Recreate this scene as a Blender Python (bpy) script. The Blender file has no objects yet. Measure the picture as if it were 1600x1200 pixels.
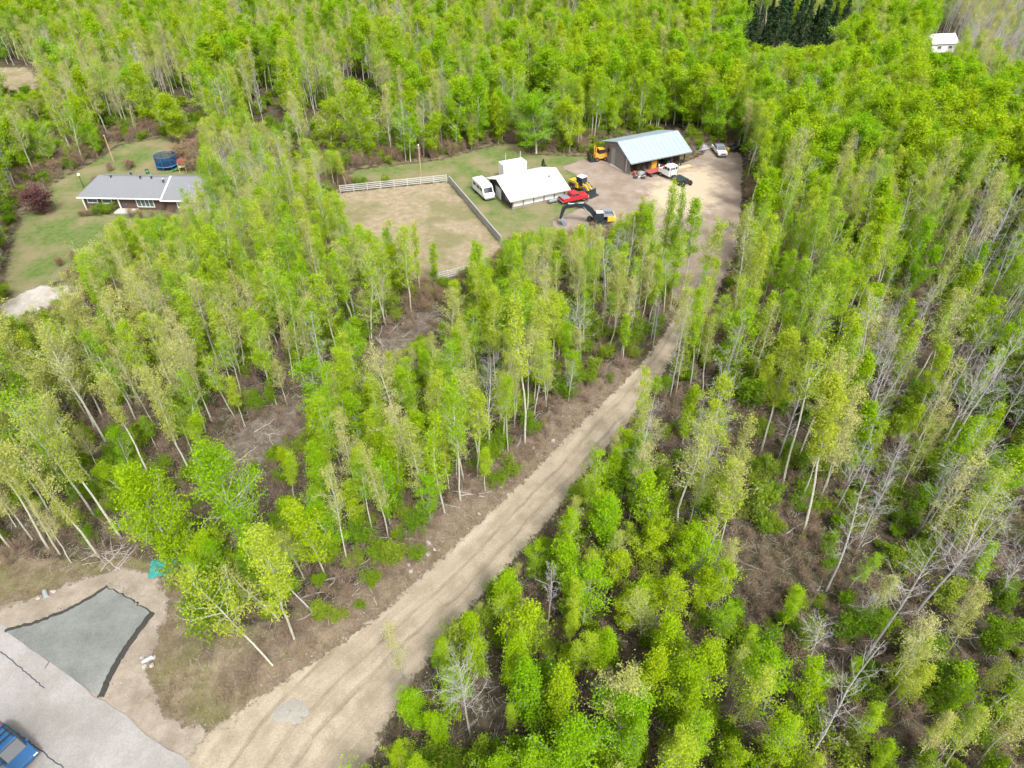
import bpy, math, random
import numpy as np
from mathutils import Vector, Matrix, Euler

# ------------------------------------------------------------------ camera, sky, sun, exposure
random.seed(7); RNG = np.random.default_rng(7)
SC = bpy.context.scene; COL = SC.collection
FPX, PITCH, HCAM = 1067.0, math.radians(39.4), 53.0
cam = bpy.data.cameras.new('camera'); camo = bpy.data.objects.new('camera', cam); COL.objects.link(camo)
cam.sensor_width = 36; cam.lens = 36*FPX/1600; cam.clip_start = 0.5; cam.clip_end = 6000
camo.location = (0, 0, HCAM); camo.rotation_euler = (math.pi/2-PITCH, 0, 0)
SC.camera = camo
SUN_EL, SUN_AZ = 52, 155          # azimuth clockwise from +Y: behind the camera, to the right
w = bpy.data.worlds.new('World'); SC.world = w; w.use_nodes = True
nt = w.node_tree; bg = nt.nodes['Background']; sky = nt.nodes.new('ShaderNodeTexSky'); sky.sky_type = 'NISHITA'
sky.sun_disc = False; sky.sun_elevation = math.radians(SUN_EL); sky.sun_rotation = math.radians(SUN_AZ)
sky.dust_density = 6; sky.air_density = 1.0; sky.ozone_density = 0.6
hs = nt.nodes.new('ShaderNodeHueSaturation'); hs.inputs['Saturation'].default_value = 0.35   # thin even cloud
nt.links.new(sky.outputs[0], hs.inputs['Color']); nt.links.new(hs.outputs[0], bg.inputs['Color']); bg.inputs['Strength'].default_value = 0.13
sl = bpy.data.lights.new('sun', 'SUN'); sl.energy = 1.5; sl.angle = math.radians(10); sl.color = (1, 0.96, 0.9)
so = bpy.data.objects.new('sun', sl); COL.objects.link(so)
a, e = math.radians(SUN_AZ), math.radians(SUN_EL)
so.rotation_euler = Vector((math.sin(a)*math.cos(e), math.cos(a)*math.cos(e), math.sin(e))).to_track_quat('Z', 'Y').to_euler()
so.location = (30, -40, 120)
vs = SC.view_settings; vs.view_transform = 'Standard'; vs.look = 'None'; vs.gamma = 1; vs.use_curve_mapping = False; vs.exposure = 1.36
SC.render.engine = 'CYCLES'
SC.cycles.max_bounces = 7; SC.cycles.diffuse_bounces = 4; SC.cycles.transmission_bounces = 5; SC.cycles.transparent_max_bounces = 8

# ------------------------------------------------------------------ pixel <-> ground helpers
CF = np.array([0, math.cos(PITCH), -math.sin(PITCH)]); CU = np.array([0, math.sin(PITCH), math.cos(PITCH)]); CR = np.array([1., 0, 0])
def G(u, v, z=0.0):
    d = CF + (u-800)/FPX*CR + (600-v)/FPX*CU
    t = (z-HCAM)/d[2]; return np.array([0, 0, HCAM]) + t*d
def GP(pts): return np.array([G(u, v)[:2] for u, v in pts])
def proj(p):
    q = np.asarray(p, float) - np.array([0, 0, HCAM]); d = q@CF
    d = np.where(d < 1, 1, d)
    return 800+FPX*(q@CR)/d, 600-FPX*(q@CU)/d, d
def inpoly(x, y, poly):
    r = np.zeros(x.shape, bool); n = len(poly)
    for i in range(n):
        x1, y1 = poly[i]; x2, y2 = poly[(i+1) % n]
        if y1 == y2: continue
        c = ((y1 > y) != (y2 > y)) & (x < (x2-x1)*(y-y1)/(y2-y1)+x1); r ^= c
    return r
def segdist(x, y, a, b):
    dx, dy = b[0]-a[0], b[1]-a[1]; L2 = dx*dx+dy*dy+1e-9
    t = np.clip(((x-a[0])*dx+(y-a[1])*dy)/L2, 0, 1)
    ex, ey = x-a[0]-t*dx, y-a[1]-t*dy
    return np.sqrt(ex*ex+ey*ey), t, np.sqrt(L2), (dx*(y-a[1])-dy*(x-a[0]))/np.sqrt(L2)
def sdpoly(x, y, poly):
    d = np.full(x.shape, 1e9); n = len(poly)
    for i in range(n): d = np.minimum(d, segdist(x, y, poly[i], poly[(i+1) % n])[0])
    return np.where(inpoly(x, y, poly), d, -d)
def linecoords(x, y, line):
    best = np.full(x.shape, 1e9); al = np.zeros(x.shape); off = np.zeros(x.shape); acc = 0
    for i in range(len(line)-1):
        d, t, L, s = segdist(x, y, line[i], line[i+1]); m = d < best
        best = np.where(m, d, best); al = np.where(m, acc+t*L, al); off = np.where(m, np.where(s >= 0, d, -d), off); acc += L
    return al, off, best
_ph = np.random.default_rng(3).uniform(0, 6.28, (40, 3))
def snoise(x, y, s, k=0):
    r = 0
    for i in range(4):
        p = _ph[(k*4+i) % 40]; a_ = p[0]; f_ = (1.0+0.6*i)/s*1.6
        r = r + math.pow(.75, i)*np.sin((x*math.cos(a_)+y*math.sin(a_))*f_+p[1]+1.3*np.sin((y*math.cos(a_)-x*math.sin(a_))*f_*.7+p[2]))
    return r/2.3
def sstep(v, a, b):
    t = np.clip((v-a)/(b-a), 0, 1); return t*t*(3-2*t)

# ------------------------------------------------------------------ materials
MATS = {}
def newmat(name):
    m = bpy.data.materials.new(name); m.use_nodes = True
    n = m.node_tree; n.nodes.clear(); o = n.nodes.new('ShaderNodeOutputMaterial'); MATS[name] = m
    return m, n, o
def N(n, t, **kw):
    x = n.nodes.new(t)
    for k, v in kw.items():
        if k.startswith('i_'): x.inputs[k[2:].replace('_', ' ')].default_value = v
        else: setattr(x, k, v)
    return x
def c4(c): return (c[0], c[1], c[2], 1)
def mixc(n, fac, a, b, mode='MIX'):
    m = n.nodes.new('ShaderNodeMix'); m.data_type = 'RGBA'; m.blend_type = mode
    for s, v in ((m.inputs[0], fac), (m.inputs[6], a), (m.inputs[7], b)):
        if hasattr(v, 'is_linked') or hasattr(v, 'links'): n.links.new(v, s)
        elif isinstance(v, (int, float)): s.default_value = v
        else: s.default_value = c4(v)
    return m.outputs[2]
def ramp(n, src, stops, interp='LINEAR'):
    r = n.nodes.new('ShaderNodeValToRGB'); r.color_ramp.interpolation = interp
    el = r.color_ramp.elements
    while len(el) < len(stops): el.new(0.5)
    for e_, (p, c) in zip(el, stops):
        e_.position = p; e_.color = c4(c) if not isinstance(c, (int, float)) else (c, c, c, 1)
    n.links.new(src, r.inputs[0]); return r.outputs[0]
def noise(n, vec, scale, detail=4, rough=.6):
    t = n.nodes.new('ShaderNodeTexNoise'); t.inputs['Scale'].default_value = scale; t.inputs['Detail'].default_value = detail; t.inputs['Roughness'].default_value = rough
    if vec is not None: n.links.new(vec, t.inputs['Vector'])
    return t.outputs['Fac']
def bump(n, h, strength, dist):
    b = n.nodes.new('ShaderNodeBump'); b.inputs['Strength'].default_value = strength; b.inputs['Distance'].default_value = dist
    n.links.new(h, b.inputs['Height']); return b.outputs[0]
def surf(name, col, rough=.6, metal=0, var=.18, scale=3.0, bumpd=0, spec=.4, dirt=None):
    """painted / plain surface with grain, slight wear and optional dirt colour"""
    col = tuple(v*.86 for v in col); m, n, o = newmat(name); p = N(n, 'ShaderNodeBsdfPrincipled'); tc = N(n, 'ShaderNodeTexCoord').outputs['Object']
    f = noise(n, tc, scale)
    a_ = tuple(x*(1-var) for x in col); b_ = tuple(min(x*(1+var), .95) for x in col)
    c = mixc(n, f, a_, b_)
    if dirt: c = mixc(n, ramp(n, noise(n, tc, scale*.6, 6), [(.48, 0.), (.72, .75)]), c, dirt)
    n.links.new(c, p.inputs['Base Color']); p.inputs['Roughness'].default_value = rough; p.inputs['Metallic'].default_value = metal; p.inputs['Specular IOR Level'].default_value = spec
    if bumpd: n.links.new(bump(n, noise(n, tc, scale*6), .6, bumpd), p.inputs['Normal'])
    n.links.new(p.outputs[0], o.inputs[0]); return m
def leafmat(name, stops, dark, trans=.42):
    """leaves: tint differs from tree to tree and from leaf to leaf; part of the light passes through"""
    m, n, o = newmat(name)
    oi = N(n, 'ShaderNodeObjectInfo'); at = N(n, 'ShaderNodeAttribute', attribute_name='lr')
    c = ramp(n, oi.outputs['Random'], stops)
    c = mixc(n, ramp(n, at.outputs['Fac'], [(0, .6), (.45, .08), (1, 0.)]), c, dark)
    d = N(n, 'ShaderNodeBsdfDiffuse'); t = N(n, 'ShaderNodeBsdfTranslucent'); mx = N(n, 'ShaderNodeMixShader'); mx.inputs[0].default_value = trans
    tc = mixc(n, 1.0, c, (1.0, 1.0, .5), 'MULTIPLY')
    n.links.new(c, d.inputs[0]); n.links.new(tc, t.inputs[0])
    n.links.new(d.outputs[0], mx.inputs[1]); n.links.new(t.outputs[0], mx.inputs[2]); n.links.new(mx.outputs[0], o.inputs[0]); return m
def barkmat(name, pale, dark, streak=.5):
    pale, dark = (tuple(v_*.88 for v_ in q_) for q_ in (pale, dark)); m, n, o = newmat(name); tc = N(n, 'ShaderNodeTexCoord').outputs['Object']; oi = N(n, 'ShaderNodeObjectInfo')
    mp = N(n, 'ShaderNodeMapping'); mp.inputs['Scale'].default_value = (3, 3, 2.2); n.links.new(tc, mp.inputs[0])
    f = noise(n, mp.outputs[0], 3.0, 5, .7)
    c = mixc(n, ramp(n, f, [(streak-.06, 0.), (streak+.14, 1.)]), pale, dark)
    c = mixc(n, oi.outputs['Random'], c, mixc(n, .35, c, dark))
    d = N(n, 'ShaderNodeBsdfDiffuse'); n.links.new(c, d.inputs[0]); n.links.new(d.outputs[0], o.inputs[0]); return m

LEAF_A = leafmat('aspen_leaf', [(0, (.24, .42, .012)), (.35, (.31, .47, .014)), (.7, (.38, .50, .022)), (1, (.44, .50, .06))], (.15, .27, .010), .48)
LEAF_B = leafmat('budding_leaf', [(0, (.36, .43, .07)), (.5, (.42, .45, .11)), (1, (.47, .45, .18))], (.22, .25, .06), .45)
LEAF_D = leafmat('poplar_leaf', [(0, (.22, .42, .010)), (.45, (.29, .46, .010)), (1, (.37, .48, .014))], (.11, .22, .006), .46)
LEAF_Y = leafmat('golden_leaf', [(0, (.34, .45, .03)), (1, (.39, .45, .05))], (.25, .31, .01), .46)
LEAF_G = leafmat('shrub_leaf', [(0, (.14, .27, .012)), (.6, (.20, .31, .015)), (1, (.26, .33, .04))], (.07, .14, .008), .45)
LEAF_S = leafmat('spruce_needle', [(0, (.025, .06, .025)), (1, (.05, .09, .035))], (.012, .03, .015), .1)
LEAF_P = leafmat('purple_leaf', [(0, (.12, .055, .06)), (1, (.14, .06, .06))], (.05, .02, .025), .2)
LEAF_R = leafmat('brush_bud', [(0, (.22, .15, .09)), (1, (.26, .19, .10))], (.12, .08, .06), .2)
BARK = barkmat('aspen_bark', (.50, .50, .41), (.22, .21, .16), .54)
BARK_D = barkmat('dead_bark', (.43, .42, .41), (.20, .185, .175), .53)
BARK_B = barkmat('dark_bark', (.20, .16, .12), (.10, .08, .06), .5)
WOOD_LOG = barkmat('log_bark', (.40, .37, .34), (.17, .14, .12), .50)
TWIG_R = barkmat('brush_twig', (.30, .24, .20), (.15, .11, .09), .5)

# ------------------------------------------------------------------ mesh builder
class MB:
    def __init__(s): s.V = []; s.F = []
    def add(s, vs_, fs):
        b = len(s.V); s.V.extend([tuple(v) for v in vs_]); s.F.extend([tuple(i+b for i in f) for f in fs]); return s
    def box(s, c, size, rz=0, ry=0, taper=1.0):
        hx, hy, hz = size[0]/2, size[1]/2, size[2]/2
        M = Matrix.Rotation(rz, 3, 'Z') @ Matrix.Rotation(ry, 3, 'Y'); vs_ = []
        for z in (-hz, hz):
            k = taper if z > 0 else 1
            for x, y in ((-hx, -hy), (hx, -hy), (hx, hy), (-hx, hy)): vs_.append(M @ Vector((x*k, y*k, z)) + Vector(c))
        return s.add(vs_, [(3, 2, 1, 0), (4, 5, 6, 7), (0, 1, 5, 4), (1, 2, 6, 5), (2, 3, 7, 6), (3, 0, 4, 7)])
    def prism(s, prof, y0, y1, inset=0.0):
        """profile in XZ extruded along Y; inset draws the ends in (a rounded edge)"""
        n = len(prof); cx = sum(p[0] for p in prof)/n; cz = sum(p[1] for p in prof)/n
        def ring(y, k): return [(cx+(p[0]-cx)*k, y, cz+(p[1]-cz)*k) for p in prof]
        if inset:
            d = abs(y1-y0)*inset; sg = 1 if y1 > y0 else -1
            rs = [ring(y0, 1-inset), ring(y0+sg*d, 1), ring(y1-sg*d, 1), ring(y1, 1-inset)]
        else: rs = [ring(y0, 1), ring(y1, 1)]
        vs_ = [v for r in rs for v in r]; fs = [tuple(range(n)), tuple(range((len(rs)-1)*n, len(rs)*n))[::-1]]
        for k in range(len(rs)-1):
            for i in range(n): fs.append((k*n+i, (k+1)*n+i, (k+1)*n+(i+1) % n, k*n+(i+1) % n))
        return s.add(vs_, fs)
    def tube(s, pts, rad, n=6, cap=True):
        pts = [Vector(p) for p in pts]; m = len(pts); vs_ = []
        for i, p in enumerate(pts):
            d = (pts[min(i+1, m-1)]-pts[max(i-1, 0)]); d = d.normalized() if d.length > 1e-9 else Vector((0, 0, 1))
            u = d.cross(Vector((0.31, 0.95, 0.05))); u = (u if u.length > 1e-3 else d.cross(Vector((1, 0, 0)))).normalized(); v = d.cross(u)
            r = rad[i] if hasattr(rad, '__len__') else rad
            for k in range(n):
                t = 2*math.pi*k/n; vs_.append(p+u*(r*math.cos(t))+v*(r*math.sin(t)))
        fs = [(i*n+k, i*n+(k+1) % n, (i+1)*n+(k+1) % n, (i+1)*n+k) for i in range(m-1) for k in range(n)]
        if cap: fs += [tuple(range(n))[::-1], tuple(range((m-1)*n, m*n))]
        return s.add(vs_, fs)
    def bar(s, pts, wd, hts):
        """box-section beam along pts in the XZ plane: width along Y, depth per point"""
        m = len(pts); vs_ = []
        for i, p in enumerate(pts):
            a_ = pts[max(i-1, 0)]; b_ = pts[min(i+1, m-1)]; dx, dz = b_[0]-a_[0], b_[2]-a_[2]; L = math.hypot(dx, dz); nx, nz = -dz/L, dx/L; h = hts[i]/2
            for sy, sh in ((-1, -1), (1, -1), (1, 1), (-1, 1)): vs_.append((p[0]+nx*h*sh, p[1]+sy*wd/2, p[2]+nz*h*sh))
        fs = [(0, 1, 2, 3), tuple((m-1)*4+i for i in (3, 2, 1, 0))]
        for i in range(m-1):
            for k in range(4): fs.append((i*4+k, i*4+(k+1) % 4, (i+1)*4+(k+1) % 4, (i+1)*4+k))
        return s.add(vs_, fs)
    def lathe(s, prof, n=16, axis='Z', c=(0, 0, 0)):
        vs_ = []
        for r, h in prof:
            for k in range(n):
                t = 2*math.pi*k/n; p = (r*math.cos(t), r*math.sin(t), h)
                if axis == 'Y': p = (p[0], p[2], p[1])
                elif axis == 'X': p = (p[2], p[0], p[1])
                vs_.append((p[0]+c[0], p[1]+c[1], p[2]+c[2]))
        m = len(prof); fs = [(i*n+k, i*n+(k+1) % n, (i+1)*n+(k+1) % n, (i+1)*n+k) for i in range(m-1) for k in range(n)]
        fs += [tuple(range(n))[::-1], tuple(range((m-1)*n, m*n))]
        return s.add(vs_, fs)
    def mesh(s, name, mat, smooth=False):
        me = bpy.data.meshes.new(name); me.from_pydata(s.V, [], s.F); me.update(); me.materials.append(mat)
        import bmesh
        b = bmesh.new(); b.from_mesh(me); bmesh.ops.recalc_face_normals(b, faces=b.faces); b.to_mesh(me); b.free()
        if smooth: me.shade_smooth()
        return me
    def build(s, name, mat, parent=None, smooth=False, bevel=0):
        o = bpy.data.objects.new(name, s.mesh(name, mat, smooth)); COL.objects.link(o)
        if parent: o.parent = parent
        if bevel:
            md = o.modifiers.new('b', 'BEVEL'); md.width = bevel; md.segments = 2; md.limit_method = 'ANGLE'
        return o
def link(name, me, parent=None, loc=None, rot=None):
    o = bpy.data.objects.new(name, me); COL.objects.link(o)
    if parent: o.parent = parent
    if loc is not None: o.location = loc
    if rot is not None: o.rotation_euler = rot
    return o
def tag(o, label, cat, group=None, kind=None):
    o['label'] = label
    if cat: o['category'] = cat
    if group: o['group'] = group
    if kind: o['kind'] = kind
    return o
def thing(name, label, cat, loc, rz=0, group=None):
    o = bpy.data.objects.new(name, None); COL.objects.link(o); o.empty_display_size = .3
    o.location = loc; o.rotation_euler = (0, 0, rz); return tag(o, label, cat, group)

# ------------------------------------------------------------------ the lie of the land (pixel outlines dropped onto the ground)
TRACK_L = GP([(250, 1230), (335, 1135), (420, 1078), (480, 1040), (590, 962), (640, 916), (700, 860), (800, 768), (870, 698), (950, 620), (1000, 570), (1035, 525), (1062, 478), (1078, 440)])
TRACK_R = GP([(560, 1230), (600, 1140), (655, 1050), (745, 940), (805, 872), (860, 812), (905, 750), (945, 705), (990, 650), (1034, 590), (1062, 540), (1084, 498), (1100, 465), (1114, 440)])
TRACK = np.vstack([TRACK_L, TRACK_R[::-1]]); TRACK_C = (TRACK_L+TRACK_R)/2
YARD = GP([(872, 262), (905, 250), (945, 250), (985, 268), (1005, 276), (1040, 262), (1085, 248), (1110, 232), (1150, 228), (1162, 250), (1158, 330), (1150, 400), (1130, 440), (1110, 490), (1060, 480), (1020, 420), (985, 375), (965, 362), (925, 372), (868, 366), (862, 346), (905, 325), (925, 305), (918, 285), (890, 268)])
SANDY = GP([(1015, 300), (1050, 272), (1100, 262), (1120, 285), (1110, 320), (1080, 335), (1030, 330)])
PADDOCK = GP([(530, 302), (700, 284), (785, 382), (760, 418), (680, 440), (560, 420), (500, 360)])
LAWN = GP([(60, 300), (150, 252), (185, 228), (255, 215), (320, 245), (330, 300), (330, 345), (230, 350), (190, 390), (120, 420), (40, 470), (5, 460), (20, 370)])
FIELD = GP([(520, 285), (560, 265), (690, 250), (770, 228), (805, 225), (830, 242), (945, 245), (945, 252), (900, 258), (915, 290), (900, 330), (870, 370), (780, 380), (700, 286)])
MOUND_DRIVE = GP([(-60, 520), (0, 478), (50, 446), (105, 448), (120, 468), (60, 492), (0, 512)])
DRYFIELD = GP([(-120, 118), (0, 104), (50, 104), (66, 122), (62, 142), (0, 152), (-120, 160)])
STRIP = GP([(345, 712), (400, 662), (480, 620), (560, 569), (640, 502), (700, 466), (738, 468), (700, 500), (630, 546), (530, 618), (450, 680), (405, 722), (362, 742)])
VERGE = GP([(-200, 1000), (-60, 900), (0, 872), (90, 890), (200, 880), (262, 900), (300, 965), (420, 1010), (480, 960), (400, 1085), (330, 1140), (200, 1230), (-200, 1230)])
ROAD_A, ROAD_B = G(0, 976)[:2], G(215, 1135)[:2]
rd = (ROAD_B-ROAD_A)/np.linalg.norm(ROAD_B-ROAD_A); rn = np.array([rd[1], -rd[0]])          # rn points away from the wood
if rn[1] > 0: rn = -rn
ROAD = np.array([ROAD_A-rd*260, ROAD_B+rd*260, ROAD_B+rd*260+rn*8.5, ROAD_A-rd*260+rn*8.5])
APRON = GP([(8, 986), (60, 972), (110, 952), (140, 935), (168, 917), (204, 937), (237, 958), (205, 1000), (182, 1035), (168, 1062), (157, 1090)])
SHOULDER = np.vstack([[ROAD_A-rd*260-rn*1.6], GP([(-40, 955), (0, 948), (60, 930), (120, 906), (185, 885), (250, 898), (268, 940), (250, 990), (232, 1045), (255, 1120), (330, 1140)]), [ROAD_B+rd*260-rn*2.2], [ROAD_B+rd*260+rn*4], [ROAD_A-rd*260+rn*4]])
BRUSHGAP = GP([(1125, 800), (1180, 775), (1262, 800), (1275, 890), (1220, 940), (1130, 890)])
CLEAR = [TRACK, YARD, PADDOCK, LAWN, FIELD, MOUND_DRIVE, DRYFIELD, ROAD, APRON, SHOULDER, VERGE]

def hgt(x, y):
    x = np.asarray(x, float); y = np.asarray(y, float)
    al, off, d = linecoords(x, y, TRACK_L)             # off > 0: the wood's side of the track
    bank = sstep(off, .0, 2.4)*(1-.55*sstep(off, 2.5, 9))*sstep(y, 25.5, 29)*(1-sstep(y, 58, 72))*(1-sstep(d, 10, 16))*(1-sstep(sdpoly(x, y, SHOULDER), -4, 0))
    z = .95*bank*(1+.3*snoise(x, y, 3.0, 2))
    wood = 1-np.clip(sum(sstep(sdpoly(x, y, p), -6, 0) for p in CLEAR), 0, 1)
    z = z + wood*(.22*snoise(x, y, 9, 1)+.10*snoise(x, y, 2.7, 3))
    return z

# one ground sheet out to the horizon, fine where the camera looks
def axis(segs):
    r = []
    for a_, b_, s_ in segs: r.extend(np.arange(a_, b_-1e-6, s_))
    r.append(segs[-1][1]); return np.array(r)
gx = axis([(-4000, -1000, 500), (-1000, -240, 40), (-240, -110, 1.7), (-110, -48, 1.0), (-48, 45, .55), (45, 110, 1.0), (110, 240, 1.7), (240, 1000, 40), (1000, 4001, 500)])
gy = axis([(-2000, -100, 300), (-100, 10, 10), (10, 60, .55), (60, 145, .9), (145, 310, 1.7), (310, 1000, 40), (1000, 5001, 500)])
GXm, GYm = np.meshgrid(gx, gy); GXf, GYf = GXm.ravel(), GYm.ravel(); GZf = hgt(GXf, GYf); NX, NY = len(gx), len(gy)
def hz(x, y):                                           # height of the sheet as built (bilinear)
    i = int(np.clip(np.searchsorted(gx, x)-1, 0, NX-2)); j = int(np.clip(np.searchsorted(gy, y)-1, 0, NY-2))
    fx = (x-gx[i])/(gx[i+1]-gx[i]); fy = (y-gy[j])/(gy[j+1]-gy[j]); Z = GZf.reshape(NY, NX)
    return float(Z[j, i]*(1-fx)*(1-fy)+Z[j, i+1]*fx*(1-fy)+Z[j+1, i]*(1-fx)*fy+Z[j+1, i+1]*fx*fy)
def attr(me, name, vals, typ='FLOAT'):
    t = me.attributes.new(name, typ, 'POINT'); t.data.foreach_set('vector' if typ == 'FLOAT_VECTOR' else 'value', np.asarray(vals, np.float32).ravel())
def sheet(name, poly, margin, dz, mat, extra=None):
    """a sheet lying on the ground's own faces; its edge is ragged in the material"""
    sd = sdpoly(GXf, GYf, poly) if poly is not None else np.full(GXf.shape, 99.)
    q = np.arange(NX*NY).reshape(NY, NX)
    quads = np.stack([q[:-1, :-1], q[:-1, 1:], q[1:, 1:], q[1:, :-1]], -1).reshape(-1, 4)
    if poly is not None: quads = quads[(sd[quads] > -margin).any(1)]
    used, inv = np.unique(quads, return_inverse=True); quads = inv.reshape(-1, 4)
    V = np.stack([GXf[used], GYf[used], GZf[used]+dz], 1)
    me = bpy.data.meshes.new(name); me.from_pydata(V.tolist(), [], quads.tolist()); me.update(); me.shade_smooth(); me.materials.append(mat)
    attr(me, 'sd', sd[used])
    if extra is not None:
        for k, v in extra(GXf[used], GYf[used]).items(): attr(me, k, v, 'FLOAT_VECTOR' if np.ndim(v) == 2 else 'FLOAT')
    o = bpy.data.objects.new(name, me); COL.objects.link(o); o['kind'] = 'structure'; return o

def edge_alpha(n, shader, o, fine=1.5, amp=1.6):
    tc = N(n, 'ShaderNodeTexCoord').outputs['Object']; at = N(n, 'ShaderNodeAttribute', attribute_name='sd')
    f = noise(n, tc, fine, 6, .7)
    m1 = N(n, 'ShaderNodeMath', operation='MULTIPLY_ADD'); n.links.new(f, m1.inputs[0]); m1.inputs[1].default_value = amp; m1.inputs[2].default_value = -amp*.5
    m2 = N(n, 'ShaderNodeMath', operation='ADD'); n.links.new(m1.outputs[0], m2.inputs[0]); n.links.new(at.outputs['Fac'], m2.inputs[1])
    r = N(n, 'ShaderNodeMapRange'); n.links.new(m2.outputs[0], r.inputs[0]); r.inputs[1].default_value = -.15; r.inputs[2].default_value = .25
    tr = N(n, 'ShaderNodeBsdfTransparent'); mx = N(n, 'ShaderNodeMixShader'); n.links.new(r.outputs[0], mx.inputs[0]); n.links.new(tr.outputs[0], mx.inputs[1]); n.links.new(shader, mx.inputs[2]); n.links.new(mx.outputs[0], o.inputs[0])
def soil(name, c1, c2, c3, sc=.5, edge=True, vecattr=None, stretch=(1, 1, 1), bd=.05, amp=1.6, speck=.5, fine=1.5, mixattr=None, ruts=None):
    c1, c2, c3 = (tuple(v_*.84 for v_ in q_) for q_ in (c1, c2, c3)); m, n, o = newmat(name); tc = N(n, 'ShaderNodeTexCoord').outputs['Object']
    v = tc
    if vecattr:
        at = N(n, 'ShaderNodeAttribute', attribute_name=vecattr); mp = N(n, 'ShaderNodeMapping'); mp.inputs['Scale'].default_value = stretch; n.links.new(at.outputs['Vector'], mp.inputs[0]); v = mp.outputs[0]
    c = mixc(n, ramp(n, noise(n, v, sc, 6, .62), [(.34, 0.), (.66, 1.)]), c1, c2)
    c = mixc(n, ramp(n, noise(n, tc, sc*.45, 5, .6), [(.45, 0.), (.68, .85)]), c, c3)
    if mixattr:
        am = N(n, 'ShaderNodeAttribute', attribute_name=mixattr[0]); sm = N(n, 'ShaderNodeMath', operation='MULTIPLY_ADD'); n.links.new(noise(n, tc, .5, 6, .65), sm.inputs[0]); sm.inputs[1].default_value = 1.4; sm.inputs[2].default_value = -.7
        ad = N(n, 'ShaderNodeMath', operation='ADD'); n.links.new(am.outputs['Fac'], ad.inputs[0]); n.links.new(sm.outputs[0], ad.inputs[1]); c = mixc(n, ramp(n, ad.outputs[0], [(.25, 0.), (.8, .9)]), c, mixattr[1])
    if ruts:
        sx = N(n, 'ShaderNodeSeparateXYZ'); n.links.new(at.outputs['Vector'], sx.inputs[0]); wob = N(n, 'ShaderNodeMath', operation='MULTIPLY_ADD'); mp2 = N(n, 'ShaderNodeMapping'); mp2.inputs['Scale'].default_value = (.3, .12, 1); n.links.new(at.outputs['Vector'], mp2.inputs[0]); n.links.new(noise(n, mp2.outputs[0], 1., 3), wob.inputs[0]); wob.inputs[1].default_value = 1.2; wob.inputs[2].default_value = -.6
        ox = N(n, 'ShaderNodeMath', operation='ADD'); n.links.new(sx.outputs[0], ox.inputs[0]); n.links.new(wob.outputs[0], ox.inputs[1])
        mp3 = N(n, 'ShaderNodeMapping'); mp3.inputs['Scale'].default_value = (2.5, .35, 1); n.links.new(at.outputs['Vector'], mp3.inputs[0]); brk = noise(n, mp3.outputs[0], 1.2, 5, .7)
        for cx, wd_, k_ in ruts:
            q1 = N(n, 'ShaderNodeMath', operation='SUBTRACT'); n.links.new(ox.outputs[0], q1.inputs[0]); q1.inputs[1].default_value = cx; q2 = N(n, 'ShaderNodeMath', operation='ABSOLUTE'); n.links.new(q1.outputs[0], q2.inputs[0])
            q3 = N(n, 'ShaderNodeMapRange'); n.links.new(q2.outputs[0], q3.inputs[0]); q3.inputs[1].default_value = wd_*.4; q3.inputs[2].default_value = wd_; q3.inputs[3].default_value = 1; q3.inputs[4].default_value = 0
            q4 = N(n, 'ShaderNodeMath', operation='MULTIPLY'); n.links.new(q3.outputs[0], q4.inputs[0]); n.links.new(ramp(n, brk, [(.35, 0.), (.6, k_)]), q4.inputs[1]); c = mixc(n, q4.outputs[0], c, c1 if k_ < .7 else tuple(v*.62 for v in c1))
    g = noise(n, tc, 9, 5, .75)
    c = mixc(n, speck, c, mixc(n, 1., c, ramp(n, g, [(.3, .45), (.7, 1.35)]), 'MULTIPLY'))
    d = N(n, 'ShaderNodeBsdfDiffuse'); n.links.new(c, d.inputs[0]); n.links.new(bump(n, g, .7, bd), d.inputs['Normal'])
    if edge: edge_alpha(n, d.outputs[0], o, fine, amp)
    else: n.links.new(d.outputs[0], o.inputs[0])
    return m

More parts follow.
